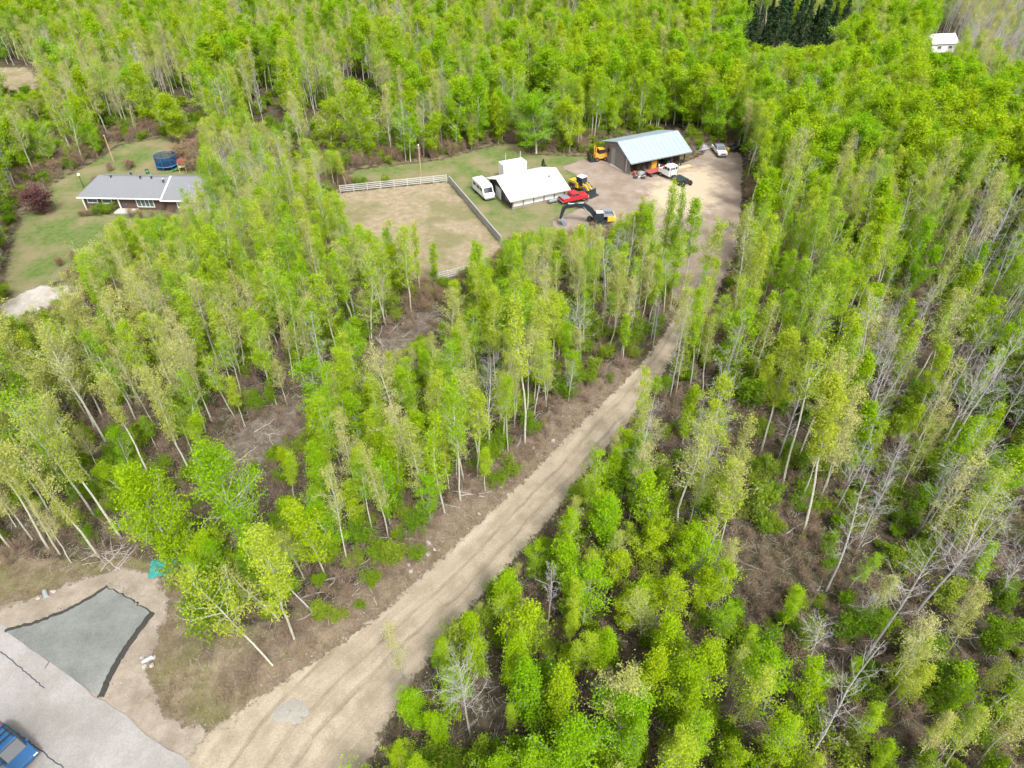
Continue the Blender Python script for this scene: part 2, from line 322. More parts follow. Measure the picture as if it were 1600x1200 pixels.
# ground material: leaf litter, lawn, dry grass, mulch by zone attributes
def ground_mat():
    m, n, o = newmat('forest_floor'); tc = N(n, 'ShaderNodeTexCoord').outputs['Object']
    big = noise(n, tc, .12, 5, .6); mid = noise(n, tc, .9, 6, .68); fin = noise(n, tc, 6.5, 6, .8)
    lit = mixc(n, ramp(n, mid, [(.36, 0.), (.64, 1.)]), (.042, .035, .025), (.128, .105, .076))
    lit = mixc(n, ramp(n, big, [(.45, 0.), (.7, .6)]), lit, (.085, .09, .035))
    gr = mixc(n, ramp(n, mid, [(.35, 0.), (.65, 1.)]), (.085, .145, .035), (.155, .185, .065))
    gr = mixc(n, ramp(n, big, [(.42, 0.), (.60, .85)]), gr, (.235, .20, .12))
    dr = mixc(n, ramp(n, mid, [(.35, 0.), (.65, 1.)]), (.235, .19, .125), (.34, .285, .195))
    dr = mixc(n, ramp(n, big, [(.46, 0.), (.60, .75)]), dr, (.165, .165, .075))
    ve = mixc(n, ramp(n, mid, [(.38, 0.), (.62, 1.)]), (.125, .10, .065), (.215, .178, .12))
    ve = mixc(n, ramp(n, big, [(.47, 0.), (.62, .7)]), ve, (.15, .165, .055))
    mu = mixc(n, ramp(n, mid, [(.35, 0.), (.65, 1.)]), (.10, .082, .066), (.185, .158, .132))
    bk = mixc(n, ramp(n, mid, [(.35, 0.), (.65, 1.)]), (.125, .096, .068), (.205, .162, .118))
    c = lit
    for nm, col in (('grass', gr), ('dry', dr), ('verge', ve), ('mulch', mu), ('bank', bk)):
        at = N(n, 'ShaderNodeAttribute', attribute_name=nm)
        ad = N(n, 'ShaderNodeMath', operation='ADD'); n.links.new(at.outputs['Fac'], ad.inputs[0])
        sc = N(n, 'ShaderNodeMath', operation='MULTIPLY_ADD'); n.links.new(mid, sc.inputs[0]); sc.inputs[1].default_value = 1.1; sc.inputs[2].default_value = -.55; n.links.new(sc.outputs[0], ad.inputs[1])
        c = mixc(n, ramp(n, ad.outputs[0], [(.32, 0.), (.68, 1.)]), c, col)
    c = mixc(n, .75, c, mixc(n, 1., c, ramp(n, fin, [(.28, .30), (.72, 1.28)]), 'MULTIPLY'))
    d = N(n, 'ShaderNodeBsdfDiffuse'); n.links.new(c, d.inputs[0]); n.links.new(bump(n, fin, .9, .12), d.inputs['Normal']); n.links.new(d.outputs[0], o.inputs[0]); return m
def gz(x, y):
    al, off, d = linecoords(x, y, TRACK_L)
    bank = sstep(off, -.6, .4)*(1-sstep(off, 2.6, 4.6))*sstep(y, 25, 28)*(1-sstep(y, 62, 76))
    g = np.maximum(sstep(sdpoly(x, y, LAWN), -2, 2), sstep(sdpoly(x, y, FIELD), -2, 2))
    dr = np.maximum(sstep(sdpoly(x, y, PADDOCK), -1.5, 1.5), sstep(sdpoly(x, y, DRYFIELD), -2, 4))
    ed = [sdpoly(x, y, p) for p in (LAWN, FIELD, YARD, PADDOCK)]
    return dict(grass=g*(1-dr), dry=dr, verge=np.maximum(sstep(sdpoly(x, y, VERGE), -2.5, 1), .75*np.maximum.reduce([sstep(m_, -9, -1) for m_ in ed])*np.minimum.reduce([1-sstep(m_, -1.5, .5) for m_ in ed])), mulch=.9*sstep(sdpoly(x, y, STRIP), -2.5, 1), bank=bank)
ground = sheet('ground', None, 0, 0, ground_mat(), gz); tag(ground, 'brown leaf litter forest floor with lawns and dry grass clearings', None)
def along(line):
    def f(x, y):
        al, off, d = linecoords(x, y, line); return dict(av=np.stack([off, al, 0*al], 1))
    return f
tag(sheet('gravel_shoulder', SHOULDER, 2, .010, soil('shoulder_gravel', (.25, .215, .175), (.33, .29, .24), (.19, .16, .125), 1.0, amp=2.8, fine=.9)), 'pale gravel shoulder around the paved apron', None)
tag(sheet('dirt_yard', YARD, 2, .010, soil('yard_dirt', (.25, .205, .165), (.315, .262, .215), (.20, .155, .115), .5, amp=3.4, fine=.45, mixattr=('sandy', (.40, .335, .24))), lambda x, y: dict(sandy=sstep(sdpoly(x, y, SANDY), -5, 4))), 'brown dirt yard with a sandy patch between the sheds', None)
tag(sheet('dirt_track', TRACK, 1.5, .030, soil('track_dirt', (.30, .256, .19), (.40, .345, .265), (.25, .21, .152), 1.1, vecattr='av', stretch=(1.0, .05, 1), bd=.06, amp=2.4, ruts=[(-1.35, .3, .72), (.35, .26, .75), (1.5, .22, .5), (2.7, .3, .72)]), along(TRACK_C)), 'sandy dirt track with tyre ruts running through the wood', None)
tag(sheet('gravel_drive', MOUND_DRIVE, 2.5, .014, soil('white_gravel', (.40, .37, .34), (.50, .47, .44), (.28, .25, .19), .6, amp=4.5, fine=.4)), 'pale gravel drive leading to the house', None)

# ------------------------------------------------------------------ paved road and apron
def poly_slab(name, poly, z0, z1, mat, parent=None):
    b = MB(); n = len(poly)
    b.add([(p[0], p[1], z1) for p in poly]+[(p[0], p[1], z0) for p in poly], [tuple(range(n))]+[(i, i+n, (i+1) % n+n, (i+1) % n) for i in range(n)])
    o = b.build(name, mat, parent); o['kind'] = 'structure' if not parent else 'part'
    if parent: del o['kind']
    return o
ROADM = soil('road_asphalt', (.27, .262, .255), (.34, .33, .32), (.235, .215, .195), .4, edge=False, bd=.01, speck=.4)
APRM = soil('apron_asphalt', (.13, .142, .137), (.185, .197, .188), (.25, .258, .238), .30, edge=False, bd=.015, speck=.45)
TARM = surf('tar', (.05, .055, .065), .5, var=.3, scale=4)
BLACK_EDGE = surf('loose_black_asphalt', (.035, .033, .03), .9, var=.4, scale=6, bumpd=.02)
redge = [ROAD_A+rd*t-rn*(.12*math.sin(t*.9)+.08*math.sin(t*2.3+1)) for t in np.arange(-45, 75, 1.2)]
rpoly = np.vstack([[ROAD[0]], redge, [ROAD[1]], [ROAD[2]], [ROAD[3]]])
road = tag(poly_slab('paved_road', rpoly, -.02, .055, ROADM), 'pale grey paved road with sealed cracks', None)
def strip(pts, wd, z, zt):
    b = MB(); n = len(pts); vs_ = []
    for i, p in enumerate(pts):
        d = np.asarray(pts[min(i+1, n-1)])-np.asarray(pts[max(i-1, 0)]); d = d/np.linalg.norm(d); nn = np.array([-d[1], d[0]]); ww = wd[i] if hasattr(wd, '__len__') else wd
        for k, zz in ((-1, z), (-.35, zt), (.35, zt), (1, z)): vs_.append((p[0]+nn[0]*ww*k, p[1]+nn[1]*ww*k, zz))
    b.add(vs_, [(i*4+k, (i+1)*4+k, (i+1)*4+k+1, i*4+k+1) for i in range(n-1) for k in range(3)]); return b
def densify(pts, step, jit, seed=1):
    r = random.Random(seed); out = []
    for i in range(len(pts)-1):
        a_, b_ = np.asarray(pts[i]), np.asarray(pts[i+1]); L = np.linalg.norm(b_-a_); k = max(1, int(L/step))
        for j in range(k): out.append(a_+(b_-a_)*j/k+np.array([r.gauss(0, jit), r.gauss(0, jit)]))
    out.append(np.asarray(pts[-1])); return out
for pl in ([(-30, 1000), (8, 1024), (40, 1050), (70, 1076)], [(90, 1015), (70, 1045)], [(-60, 1090), (-10, 1120), (60, 1170), (120, 1215)]):
    strip(densify(GP(pl), .25, .04), .045, .0545, .062).build('crack_seal', TARM, road)
apron = tag(poly_slab('asphalt_apron', APRON, -.02, .075, APRM), 'dark grey asphalt apron flaring into the road', None)
ap = list(APRON)
for k, pl in enumerate((ap[0:5], ap[6:11])):
    d_ = densify(pl, .22, .035, k); r_ = random.Random(k)
    strip(d_, [.20+.07*r_.random()+(.08 if k else 0) for _ in d_], 0, .125).build('asphalt_ridge', BLACK_EDGE, apron)
pts = densify([ap[4], ap[5], ap[6]], .2, .06, 5); strip(pts, .09, .0, .088).build('asphalt_edge', BLACK_EDGE, apron)

# ------------------------------------------------------------------ trees
def unit(v): return v/np.linalg.norm(v)
def leaves_mesh(name, P_, size, mat, seed, up=.35):
    r = np.random.default_rng(seed); n = len(P_)
    nrm = r.normal(size=(n, 3)); nrm[:, 2] = np.abs(nrm[:, 2])+up; nrm /= np.linalg.norm(nrm, axis=1)[:, None]
    t = r.normal(size=(n, 3)); u = np.cross(nrm, t); u /= np.linalg.norm(u, axis=1)[:, None]; v = np.cross(nrm, u)
    s_ = size*(.6+.8*r.random(n))[:, None]
    V = np.stack([P_-u*s_*.62, P_-v*s_*.42+nrm*s_*.08, P_+u*s_*.62, P_+v*s_*.42+nrm*s_*.08], 1).reshape(-1, 3)
    me = bpy.data.meshes.new(name); me.vertices.add(4*n); me.vertices.foreach_set('co', V.astype(np.float32).ravel())
    me.loops.add(4*n); me.loops.foreach_set('vertex_index', np.arange(4*n, dtype=np.int32)); me.polygons.add(n)
    me.polygons.foreach_set('loop_start', np.arange(0, 4*n, 4, dtype=np.int32)); me.update(calc_edges=True)
    me.materials.append(mat); at = me.attributes.new('lr', 'FLOAT', 'FACE'); at.data.foreach_set('value', r.random(n).astype(np.float32)); return me
def grow(seed, h=12., r0=.1, cb=.4, R=1.7, nl=34, ntw=5, elev=(.5, 1.0), nleaf=5000, lsig=.2, wander=.012, sub=0, curl=.35, prof='slender', nstem=1, limbr=.022, wood_sides=3):
    """returns wood (MB) and leaf centres; z from 0 to about h"""
    r = np.random.default_rng(seed); mb = MB(); lb = MB(); leafp = []; tips = []
    for st in range(nstem):
        hh = h*(1 if st == 0 else r.uniform(.7, .95)); n = 9; lean = r.normal(0, .025 if nstem == 1 else .12, 2)
        p = [np.array([0, 0, -.25]) + (np.array([*r.normal(0, .25, 2), 0]) if nstem > 1 else 0)]
        d = np.zeros(2)
        for i in range(1, n):
            d = d*.7+r.normal(0, wander*hh, 2); p.append(np.array([p[-1][0]+d[0]+lean[0]*hh/n, p[-1][1]+d[1]+lean[1]*hh/n, hh*i/(n-1)]))
        rr = r0/math.sqrt(nstem)
        mb.tube(p, [rr*((1-i/(n-1))**.8)+.012 for i in range(n)], 6)
        P_ = np.array(p)
        def at(t):
            f_ = t*(n-1); i = min(int(f_), n-2); return P_[i]+(P_[i+1]-P_[i])*(f_-i)
        for i in range(nl):
            s_ = (i+r.random())/nl; t = cb+(1-cb)*s_*.98
            if prof == 'slender': L = R*(.45+.75*math.sin(math.pi*min(.18+s_*.75, 1)))*(1-.35*s_)
            elif prof == 'round': L = R*math.sqrt(max(.12, 1-(2*s_-.85)**2))
            elif prof == 'top': L = R*(.25+.9*s_**1.3)*(1 if s_ < .85 else .75)
            elif prof == 'cone': L = R*(1.02-s_)
            L *= r.uniform(.45, 1.4); az = i*2.4+r.normal(0, .5); el = r.uniform(*elev)
            q = [at(t)]; dirv = np.array([math.cos(az)*math.cos(el), math.sin(az)*math.cos(el), math.sin(el)])
            for k in range(3):
                q.append(q[-1]+dirv*L/3); dirv = unit(dirv+np.array([0, 0, curl])*.6+r.normal(0, .16, 3))
            lr_ = max(.008, limbr*(1-.55*s_)); lb.tube(q, [lr_, lr_*.75, lr_*.5, lr_*.3], wood_sides, False)
            Q = np.array(q)
            for j in range(ntw):
                f_ = r.uniform(.25, 1)*3; k = min(int(f_), 2); b0 = Q[k]+(Q[k+1]-Q[k])*(f_-k)
                dv = unit((Q[k+1]-Q[k])/np.linalg.norm(Q[k+1]-Q[k])+r.normal(0, .65, 3)+np.array([0, 0, curl*.5])); l2 = L*r.uniform(.22, .5)
                b1 = b0+dv*l2*.55; dv = unit(dv+r.normal(0, .3, 3)+np.array([0, 0, curl*.4])); b2 = b1+dv*l2*.45
                lb.tube([b0, b1, b2], [lr_*.42, lr_*.3, lr_*.15], 3, False); tips.append((b0, b1, b2))
                for m_ in range(sub):
                    g = r.random(); c0 = b0+(b1-b0)*g if r.random() < .5 else b1+(b2-b1)*g
                    c1 = c0+unit(dv+r.normal(0, .8, 3))*l2*r.uniform(.25, .55); lb.tube([c0, c1], [lr_*.22, lr_*.12], 3, False); tips.append((c0, (c0+c1)/2, c1))
    if nleaf:
        T = np.array(tips); w_ = r.gamma(.8, 1, len(T)); w_ /= w_.sum(); idx = r.choice(len(T), nleaf, p=w_)
        g = r.random(nleaf)[:, None]*1.0; A = T[idx]
        pt = np.where(g < .5, A[:, 0]+(A[:, 1]-A[:, 0])*g*2, A[:, 1]+(A[:, 2]-A[:, 1])*(g*2-1)); pt = pt+r.normal(0, lsig, (nleaf, 3)); pt[:, 2] = np.maximum(pt[:, 2], .05)
        leafp = pt
    return mb, lb, leafp
PROTO = {}
def proto(kind, n, leafm, bark, lsize, far_leaf=None, **kw):
    L = []
    for i in range(n):
        k = dict(kw); k['seed'] = hash_(kind)+i*17
        k['R'] = kw['R']*(1+.28*math.sin(i*2.1+len(kind))); k['cb'] = kw['cb']*(1+.35*math.sin(i*1.3+.5)); k['nleaf'] = int(kw['nleaf']*(1+.4*math.sin(i*2.9+1)))
        mb, lb, lp = grow(**k)
        if len(lp): mb.add(lb.V, lb.F)
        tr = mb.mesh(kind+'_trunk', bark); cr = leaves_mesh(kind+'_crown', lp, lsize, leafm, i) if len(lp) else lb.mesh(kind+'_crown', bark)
        L.append((tr, cr, kw['h']))
    PROTO[kind] = L
def hash_(s_): return sum(ord(c)*(i+3) for i, c in enumerate(s_)) % 9973
def joined(name, tr, cr):
    me = bpy.data.meshes.new(name); import bmesh
    b = bmesh.new(); b.from_mesh(tr); nf = len(b.faces)
    if cr: b.from_mesh(cr)
    b.to_mesh(me); b.free(); me.materials.append(tr.materials[0])
    if cr:
        me.materials.append(cr.materials[0]); mi = np.zeros(len(me.polygons), np.int32); mi[nf:] = 1; me.polygons.foreach_set('material_index', mi)
        r = np.random.default_rng(5); at = me.attributes.get('lr')
        if at is None: at = me.attributes.new('lr', 'FLOAT', 'FACE'); 
        at.data.foreach_set('value', r.random(len(me.polygons)).astype(np.float32))
    return me
proto('aspen', 12, LEAF_A, BARK, .098, h=12, r0=.074, cb=.36, R=1.4, nl=40, ntw=6, elev=(.5, 1.2), nleaf=3700, lsig=.19, wander=.006)
proto('budding', 9, LEAF_B, BARK, .085, h=12, r0=.074, cb=.34, R=1.45, nl=42, ntw=6, elev=(.55, 1.2), nleaf=2500, lsig=.19, sub=1, wander=.006)
proto('big_poplar', 4, LEAF_D, BARK, .115, h=10, r0=.13, cb=.12, R=3.0, nl=60, ntw=9, elev=(.15, 1.1), nleaf=17000, lsig=.26, prof='round', wander=.008, limbr=.04)
proto('bare', 8, LEAF_B, BARK_D, .10, h=12, r0=.075, cb=.32, R=1.6, nl=36, ntw=7, elev=(.2, 1.0), nleaf=0, sub=3, curl=.25, limbr=.021, wander=.005)
proto('poplar', 9, LEAF_D, BARK, .105, h=8, r0=.06, cb=.16, R=1.65, nl=38, ntw=6, elev=(.35, 1.15), nleaf=6400, lsig=.2, prof='round', wander=.008)
proto('birch', 6, LEAF_B, BARK, .105, h=15, r0=.105, cb=.48, R=2.3, nl=34, ntw=7, elev=(.65, 1.2), nleaf=4300, lsig=.22, prof='top', sub=1, limbr=.028, wander=.005)
proto('golden', 4, LEAF_Y, BARK, .10, h=16, r0=.115, cb=.48, R=1.75, nl=34, ntw=6, elev=(.2, .95), nleaf=7500, lsig=.22, prof='round', limbr=.03, wander=.004)
proto('yellow', 3, LEAF_Y, BARK, .10, h=7, r0=.07, cb=.28, R=1.6, nl=34, ntw=6, elev=(.0, .9), nleaf=3600, lsig=.18, prof='round', wander=.012)
proto('sapling', 5, LEAF_G, BARK, .125, h=4, r0=.035, cb=.12, R=1.0, nl=26, ntw=4, elev=(.5, 1.1), nleaf=2000, lsig=.17, nstem=2, limbr=.012)
proto('spruce', 3, LEAF_S, BARK_B, .22, h=13, r0=.13, cb=.07, R=2.3, nl=90, ntw=4, elev=(-.35, .05), nleaf=7000, lsig=.13, prof='cone', curl=.05, wander=.002)
proto('brush', 5, LEAF_R, TWIG_R, .08, h=1.8, r0=.03, cb=.06, R=.9, nl=16, ntw=4, elev=(.3, 1.1), nleaf=160, lsig=.12, nstem=4, limbr=.012)
proto('brown_shrub', 3, LEAF_R, TWIG_R, .10, h=3, r0=.05, cb=.06, R=1.2, nl=24, ntw=6, elev=(.3, 1.1), nleaf=1300, lsig=.16, nstem=5, limbr=.015, sub=1)
proto('purple_shrub', 1, LEAF_P, TWIG_R, .13, h=4.5, r0=.09, cb=.08, R=2.0, nl=34, ntw=7, elev=(.35, 1.0), nleaf=4200, lsig=.2, prof='round', nstem=3, limbr=.02, sub=1)
proto('green_shrub', 3, LEAF_G, TWIG_R, .12, h=2, r0=.04, cb=.06, R=1.1, nl=24, ntw=5, elev=(.2, 1.0), nleaf=2600, lsig=.15, nstem=3, prof='round', limbr=.012)

# where nothing may stand in front of what the photograph shows (pixel outlines of the open views)
KEEP = [
 [(300, 1200), (335, 1130), (440, 1062), (560, 980), (640, 912), (700, 858), (800, 766), (870, 696), (950, 618), (1000, 568), (1018, 545), (1040, 560), (988, 640), (940, 702), (900, 752), (850, 822), (815, 860), (760, 918), (700, 968), (668, 1010), (640, 1050), (600, 1090), (590, 1200)],
 [(470, 990), (560, 895), (640, 845), (720, 800), (800, 735), (870, 660), (930, 590), (1000, 555), (950, 618), (800, 766), (640, 915), (480, 1035)],
 [(780, 255), (880, 256), (940, 214), (1058, 200), (1100, 222), (1145, 222), (1155, 250), (1150, 300), (1146, 405), (1125, 405), (1100, 335), (1086, 292), (1012, 288), (985, 318), (965, 345), (870, 352), (800, 362), (785, 372), (740, 310), (700, 290), (695, 272)],
 [(535, 302), (700, 278), (788, 376), (770, 388), (735, 372), (690, 362), (640, 345), (575, 352), (545, 340)],
 [(688, 436), (692, 420), (754, 412), (756, 420)],
 [(118, 268), (288, 272), (280, 330), (180, 345), (110, 348)], [(150, 255), (172, 208), (185, 222), (255, 212), (290, 232), (290, 272), (120, 268)], [(40, 290), (120, 262), (120, 345), (180, 348), (120, 395), (95, 420), (50, 420), (38, 350)],
 [(-12, 458), (50, 444), (100, 450), (64, 484), (-12, 502)], [(0, 108), (52, 106), (62, 124), (58, 140), (0, 150)],
 [(0, 885), (60, 905), (140, 900), (180, 905), (240, 935), (262, 990), (300, 1030), (330, 1060), (420, 1060), (330, 1135), (300, 1200), (0, 1200)],
 [(560, 272), (650, 252), (700, 245), (780, 226), (806, 226), (822, 240), (930, 238), (940, 250), (880, 262), (700, 280), (560, 285)],
 [(372, 700), (440, 650), (480, 632), (470, 660), (410, 705)], [(560, 566), (620, 512), (690, 478), (700, 490), (625, 548)],
]
def ell(cx, cy, rx, ry): return [(cx+rx*math.cos(t*math.pi/6), cy+ry*math.sin(t*math.pi/6)) for t in range(12)]
KEEP += [ell(838, 193, 32, 34), ell(568, 160, 26, 28), ell(284, 185, 28, 30), ell(512, 208, 30, 28), ell(75, 225, 18, 24), ell(262, 805, 45, 55), ell(392, 770, 40, 55), ell(428, 175, 16, 26), [(1160, 45), (1215, 40), (1250, 60), (1300, 45), (1310, 66), (1270, 76), (1225, 70), (1185, 80), (1160, 68)], [(1452, 58), (1492, 58), (1492, 84), (1452, 84)]]
KEEP = [np.array(k, float) for k in KEEP]
# woods: outline in pixels, share of kinds, density, heights, wording
W = []
def wood(key, poly, mix, dens, hr, where): W.append((key, np.array(poly, float), mix, dens, hr, where))
wood('corner', [(140, 720), (330, 690), (480, 760), (560, 830), (480, 960), (420, 1010), (300, 970), (180, 880)], dict(poplar=.55, aspen=.3, budding=.1, bare=.05), .6, (6, 10), 'in the thicket beside the paved apron')
wood('birchwood', [(-400, 480), (120, 480), (330, 600), (345, 690), (300, 760), (190, 880), (0, 870), (-400, 960)], dict(birch=.5, budding=.22, aspen=.2, poplar=.04, bare=.04), .75, (11, 16), 'in the birch stand by the gravel shoulder')
wood('bottom', [(560, 1020), (660, 960), (800, 850), (920, 800), (1020, 830), (1120, 900), (1150, 1010), (1180, 1400), (500, 1400)], dict(poplar=.62, aspen=.24, bare=.07, budding=.07), 1.0, (6, 10.5), 'in the bushy clump below the track')
wood('eastedge', [(1330, 470), (1600, 400), (2300, 400), (2300, 1500), (1430, 1500), (1400, 1000), (1300, 950)], dict(bare=.50, budding=.24, aspen=.18, poplar=.08), .48, (9, 14), 'in the half bare wood past the brushy gap')
wood('across', [(760, 1000), (1030, 560), (1110, 470), (1150, 400), (1160, 330), (1900, 330), (2300, 1500), (1100, 1500)], dict(aspen=.42, poplar=.15, budding=.25, bare=.18), .46, (9, 15), 'in the tangled wood opposite the machine yard')
wood('middle', [(380, 800), (520, 660), (640, 560), (720, 490), (800, 420), (960, 370), (1090, 400), (1075, 450), (1000, 580), (800, 780), (560, 960)], dict(aspen=.66, budding=.22, poplar=.07, bare=.05), 1.05, (8.5, 13), 'between cleared strip and dirt track')
wood('lawnwood', [(0, 520), (120, 440), (230, 360), (420, 330), (540, 370), (690, 440), (640, 500), (480, 615), (330, 705), (120, 600)], dict(aspen=.52, budding=.36, poplar=.06, bare=.06), 1.0, (9, 14), 'between house lawn and cleared strip')
wood('hedgewood', [(290, 360), (330, 240), (420, 220), (520, 290), (540, 380), (430, 420)], dict(budding=.62, aspen=.28, bare=.10), 1.0, (7, 11), 'between the house and the paddock')
wood('behindshed', [(690, 250), (800, 100), (1600, 60), (2200, 60), (2200, 340), (1160, 340), (1155, 240), (1060, 205), (940, 240)], dict(aspen=.32, poplar=.48, budding=.12, bare=.08), .74, (9, 14.5), 'behind the metal roofed sheds')
wood('behindhouse', [(-900, 60), (800, 60), (800, 230), (690, 255), (560, 270), (300, 240), (150, 240), (30, 300), (0, 520), (-900, 700)], dict(aspen=.30, budding=.38, poplar=.18, bare=.14), .66, (8, 14.5), 'behind the house and its lawn')
wood('corner_far', [(1420, -300), (2300, -300), (2300, 200), (1600, 200), (1480, 120)], dict(bare=.6, budding=.3, aspen=.1), .9, (9, 13), 'on the far grey rise')
DEFAULT = ('far', None, dict(aspen=.34, budding=.28, poplar=.28, bare=.10), .70, (8, 14.5), 'in the distant wood')

def scatter(step, ymax, seed):
    r = np.random.default_rng(seed); X, Y = np.meshgrid(np.arange(-262, 262, step), np.arange(12, ymax, step)); X = X.ravel(); Y = Y.ravel()
    X = X+r.uniform(-.8, .8, X.shape)*step; Y = Y+r.uniform(-.8, .8, Y.shape)*step
    d = Y*math.cos(PITCH)+HCAM*math.sin(PITCH); m = np.abs(X) < d*.76+16; return X[m], Y[m]
def view_ok(x, y, z, h, rad):
    ok = np.ones(x.shape, bool)
    for t in (.0, .2, .4, .6, .8, 1.0):
        u, v, d = proj(np.stack([x, y, z+h*t], -1)); wpx = FPX*rad/d*(.75 if .35 < t < .95 else .15)
        for k in KEEP:
            for s_ in (-1, 0, 1): ok &= ~inpoly(u+s_*wpx, v, k)
    return ok
BASE_R = dict(aspen=1.5, budding=1.5, bare=1.5, poplar=1.7, birch=2.2, golden=1.9, yellow=1.5, sapling=1.0, brush=.7, spruce=2)
TREES = []      # (kind, x, y, z, height, wood key, where)
def plant():
    x, y = scatter(2.35, 335, 11); r = np.random.default_rng(21)
    ok = np.ones(x.shape, bool)
    for p in CLEAR: ok &= sdpoly(x, y, p) < -.5
    ok &= (sdpoly(x, y, STRIP) < -.4) & (sdpoly(x, y, BRUSHGAP) < 0)
    x, y = x[ok], y[ok]; z = hgt(x, y); u, v, d = proj(np.stack([x, y, z], -1)); n = len(x)
    wi = np.full(n, -1)
    for i, wd in enumerate(W): wi[(wi < 0) & inpoly(u, v, wd[1])] = i
    far_i = [i for i, wd in enumerate(W) if wd[0] == 'corner_far'][0]; wi[inpoly(u, v, W[far_i][1])] = far_i
    noi = {k: snoise(x, y, 20, 4+i) for i, k in enumerate(('aspen', 'budding', 'bare', 'poplar', 'birch'))}
    gap = snoise(x, y, 10, 9)
    q = r.random((n, 4)); kinds = []; H_ = np.zeros(n); keep = np.zeros(n, bool)
    for i in range(n):
        wd = W[wi[i]] if wi[i] >= 0 else DEFAULT; ks = list(wd[2]); pw = np.array([wd[2][k]*math.exp(1.3*noi[k][i]) for k in ks]); c = np.cumsum(pw/pw.sum())
        kinds.append(ks[min(int(np.searchsorted(c, q[i, 0])), len(ks)-1)]); keep[i] = q[i, 1] < wd[3]*(1+(.55 if wd[0] == 'across' else .25)*gap[i])
        H_[i] = (wd[4][0]+(wd[4][1]-wd[4][0])*q[i, 2])*(1.0 if q[i, 3] < .72 else .45+.5*(q[i, 3]-.72)/.28)
        if wd[0] in ('across', 'eastedge') and v[i] > 900: H_[i] *= .68
        if kinds[-1] == 'poplar' and wd[0] not in ('behindshed', 'behindhouse', 'far'): H_[i] *= .85
    rad = np.array([BASE_R[k] for k in kinds])
    done = ~keep
    for f_ in (1., .75, .55, .4):
        okv = view_ok(x, y, z, H_*f_, rad*max(f_, .6)) & ~done
        for i in np.nonzero(okv)[0]: TREES.append((kinds[i], x[i], y[i], z[i], H_[i]*f_, (W[wi[i]] if wi[i] >= 0 else DEFAULT)[0], (W[wi[i]] if wi[i] >= 0 else DEFAULT)[5]))
        done |= okv
plant()
def plant_saplings():
    x, y = scatter(3.4, 150, 31); ok = np.ones(x.shape, bool); r = np.random.default_rng(8)
    for p in CLEAR+[STRIP]: ok &= sdpoly(x, y, p) < -.8
    ok &= snoise(x, y, 8, 6) > -.25
    x, y = x[ok], y[ok]; z = hgt(x, y); h = r.uniform(2.0, 4.6, len(x)); ok = view_ok(x, y, z, h, np.full(x.shape, .9)); u, v, d = proj(np.stack([x, y, z], -1))
    for i in np.nonzero(ok)[0]:
        wd = next((w_ for w_ in W if inpoly(u[i:i+1], v[i:i+1], w_[1])[0]), DEFAULT)
        if wd[0] in ('middle', 'lawnwood', 'birchwood') and r.random() < .5: continue
        TREES.append(('sapling', x[i], y[i], z[i], h[i], wd[0], wd[5]))
plant_saplings()

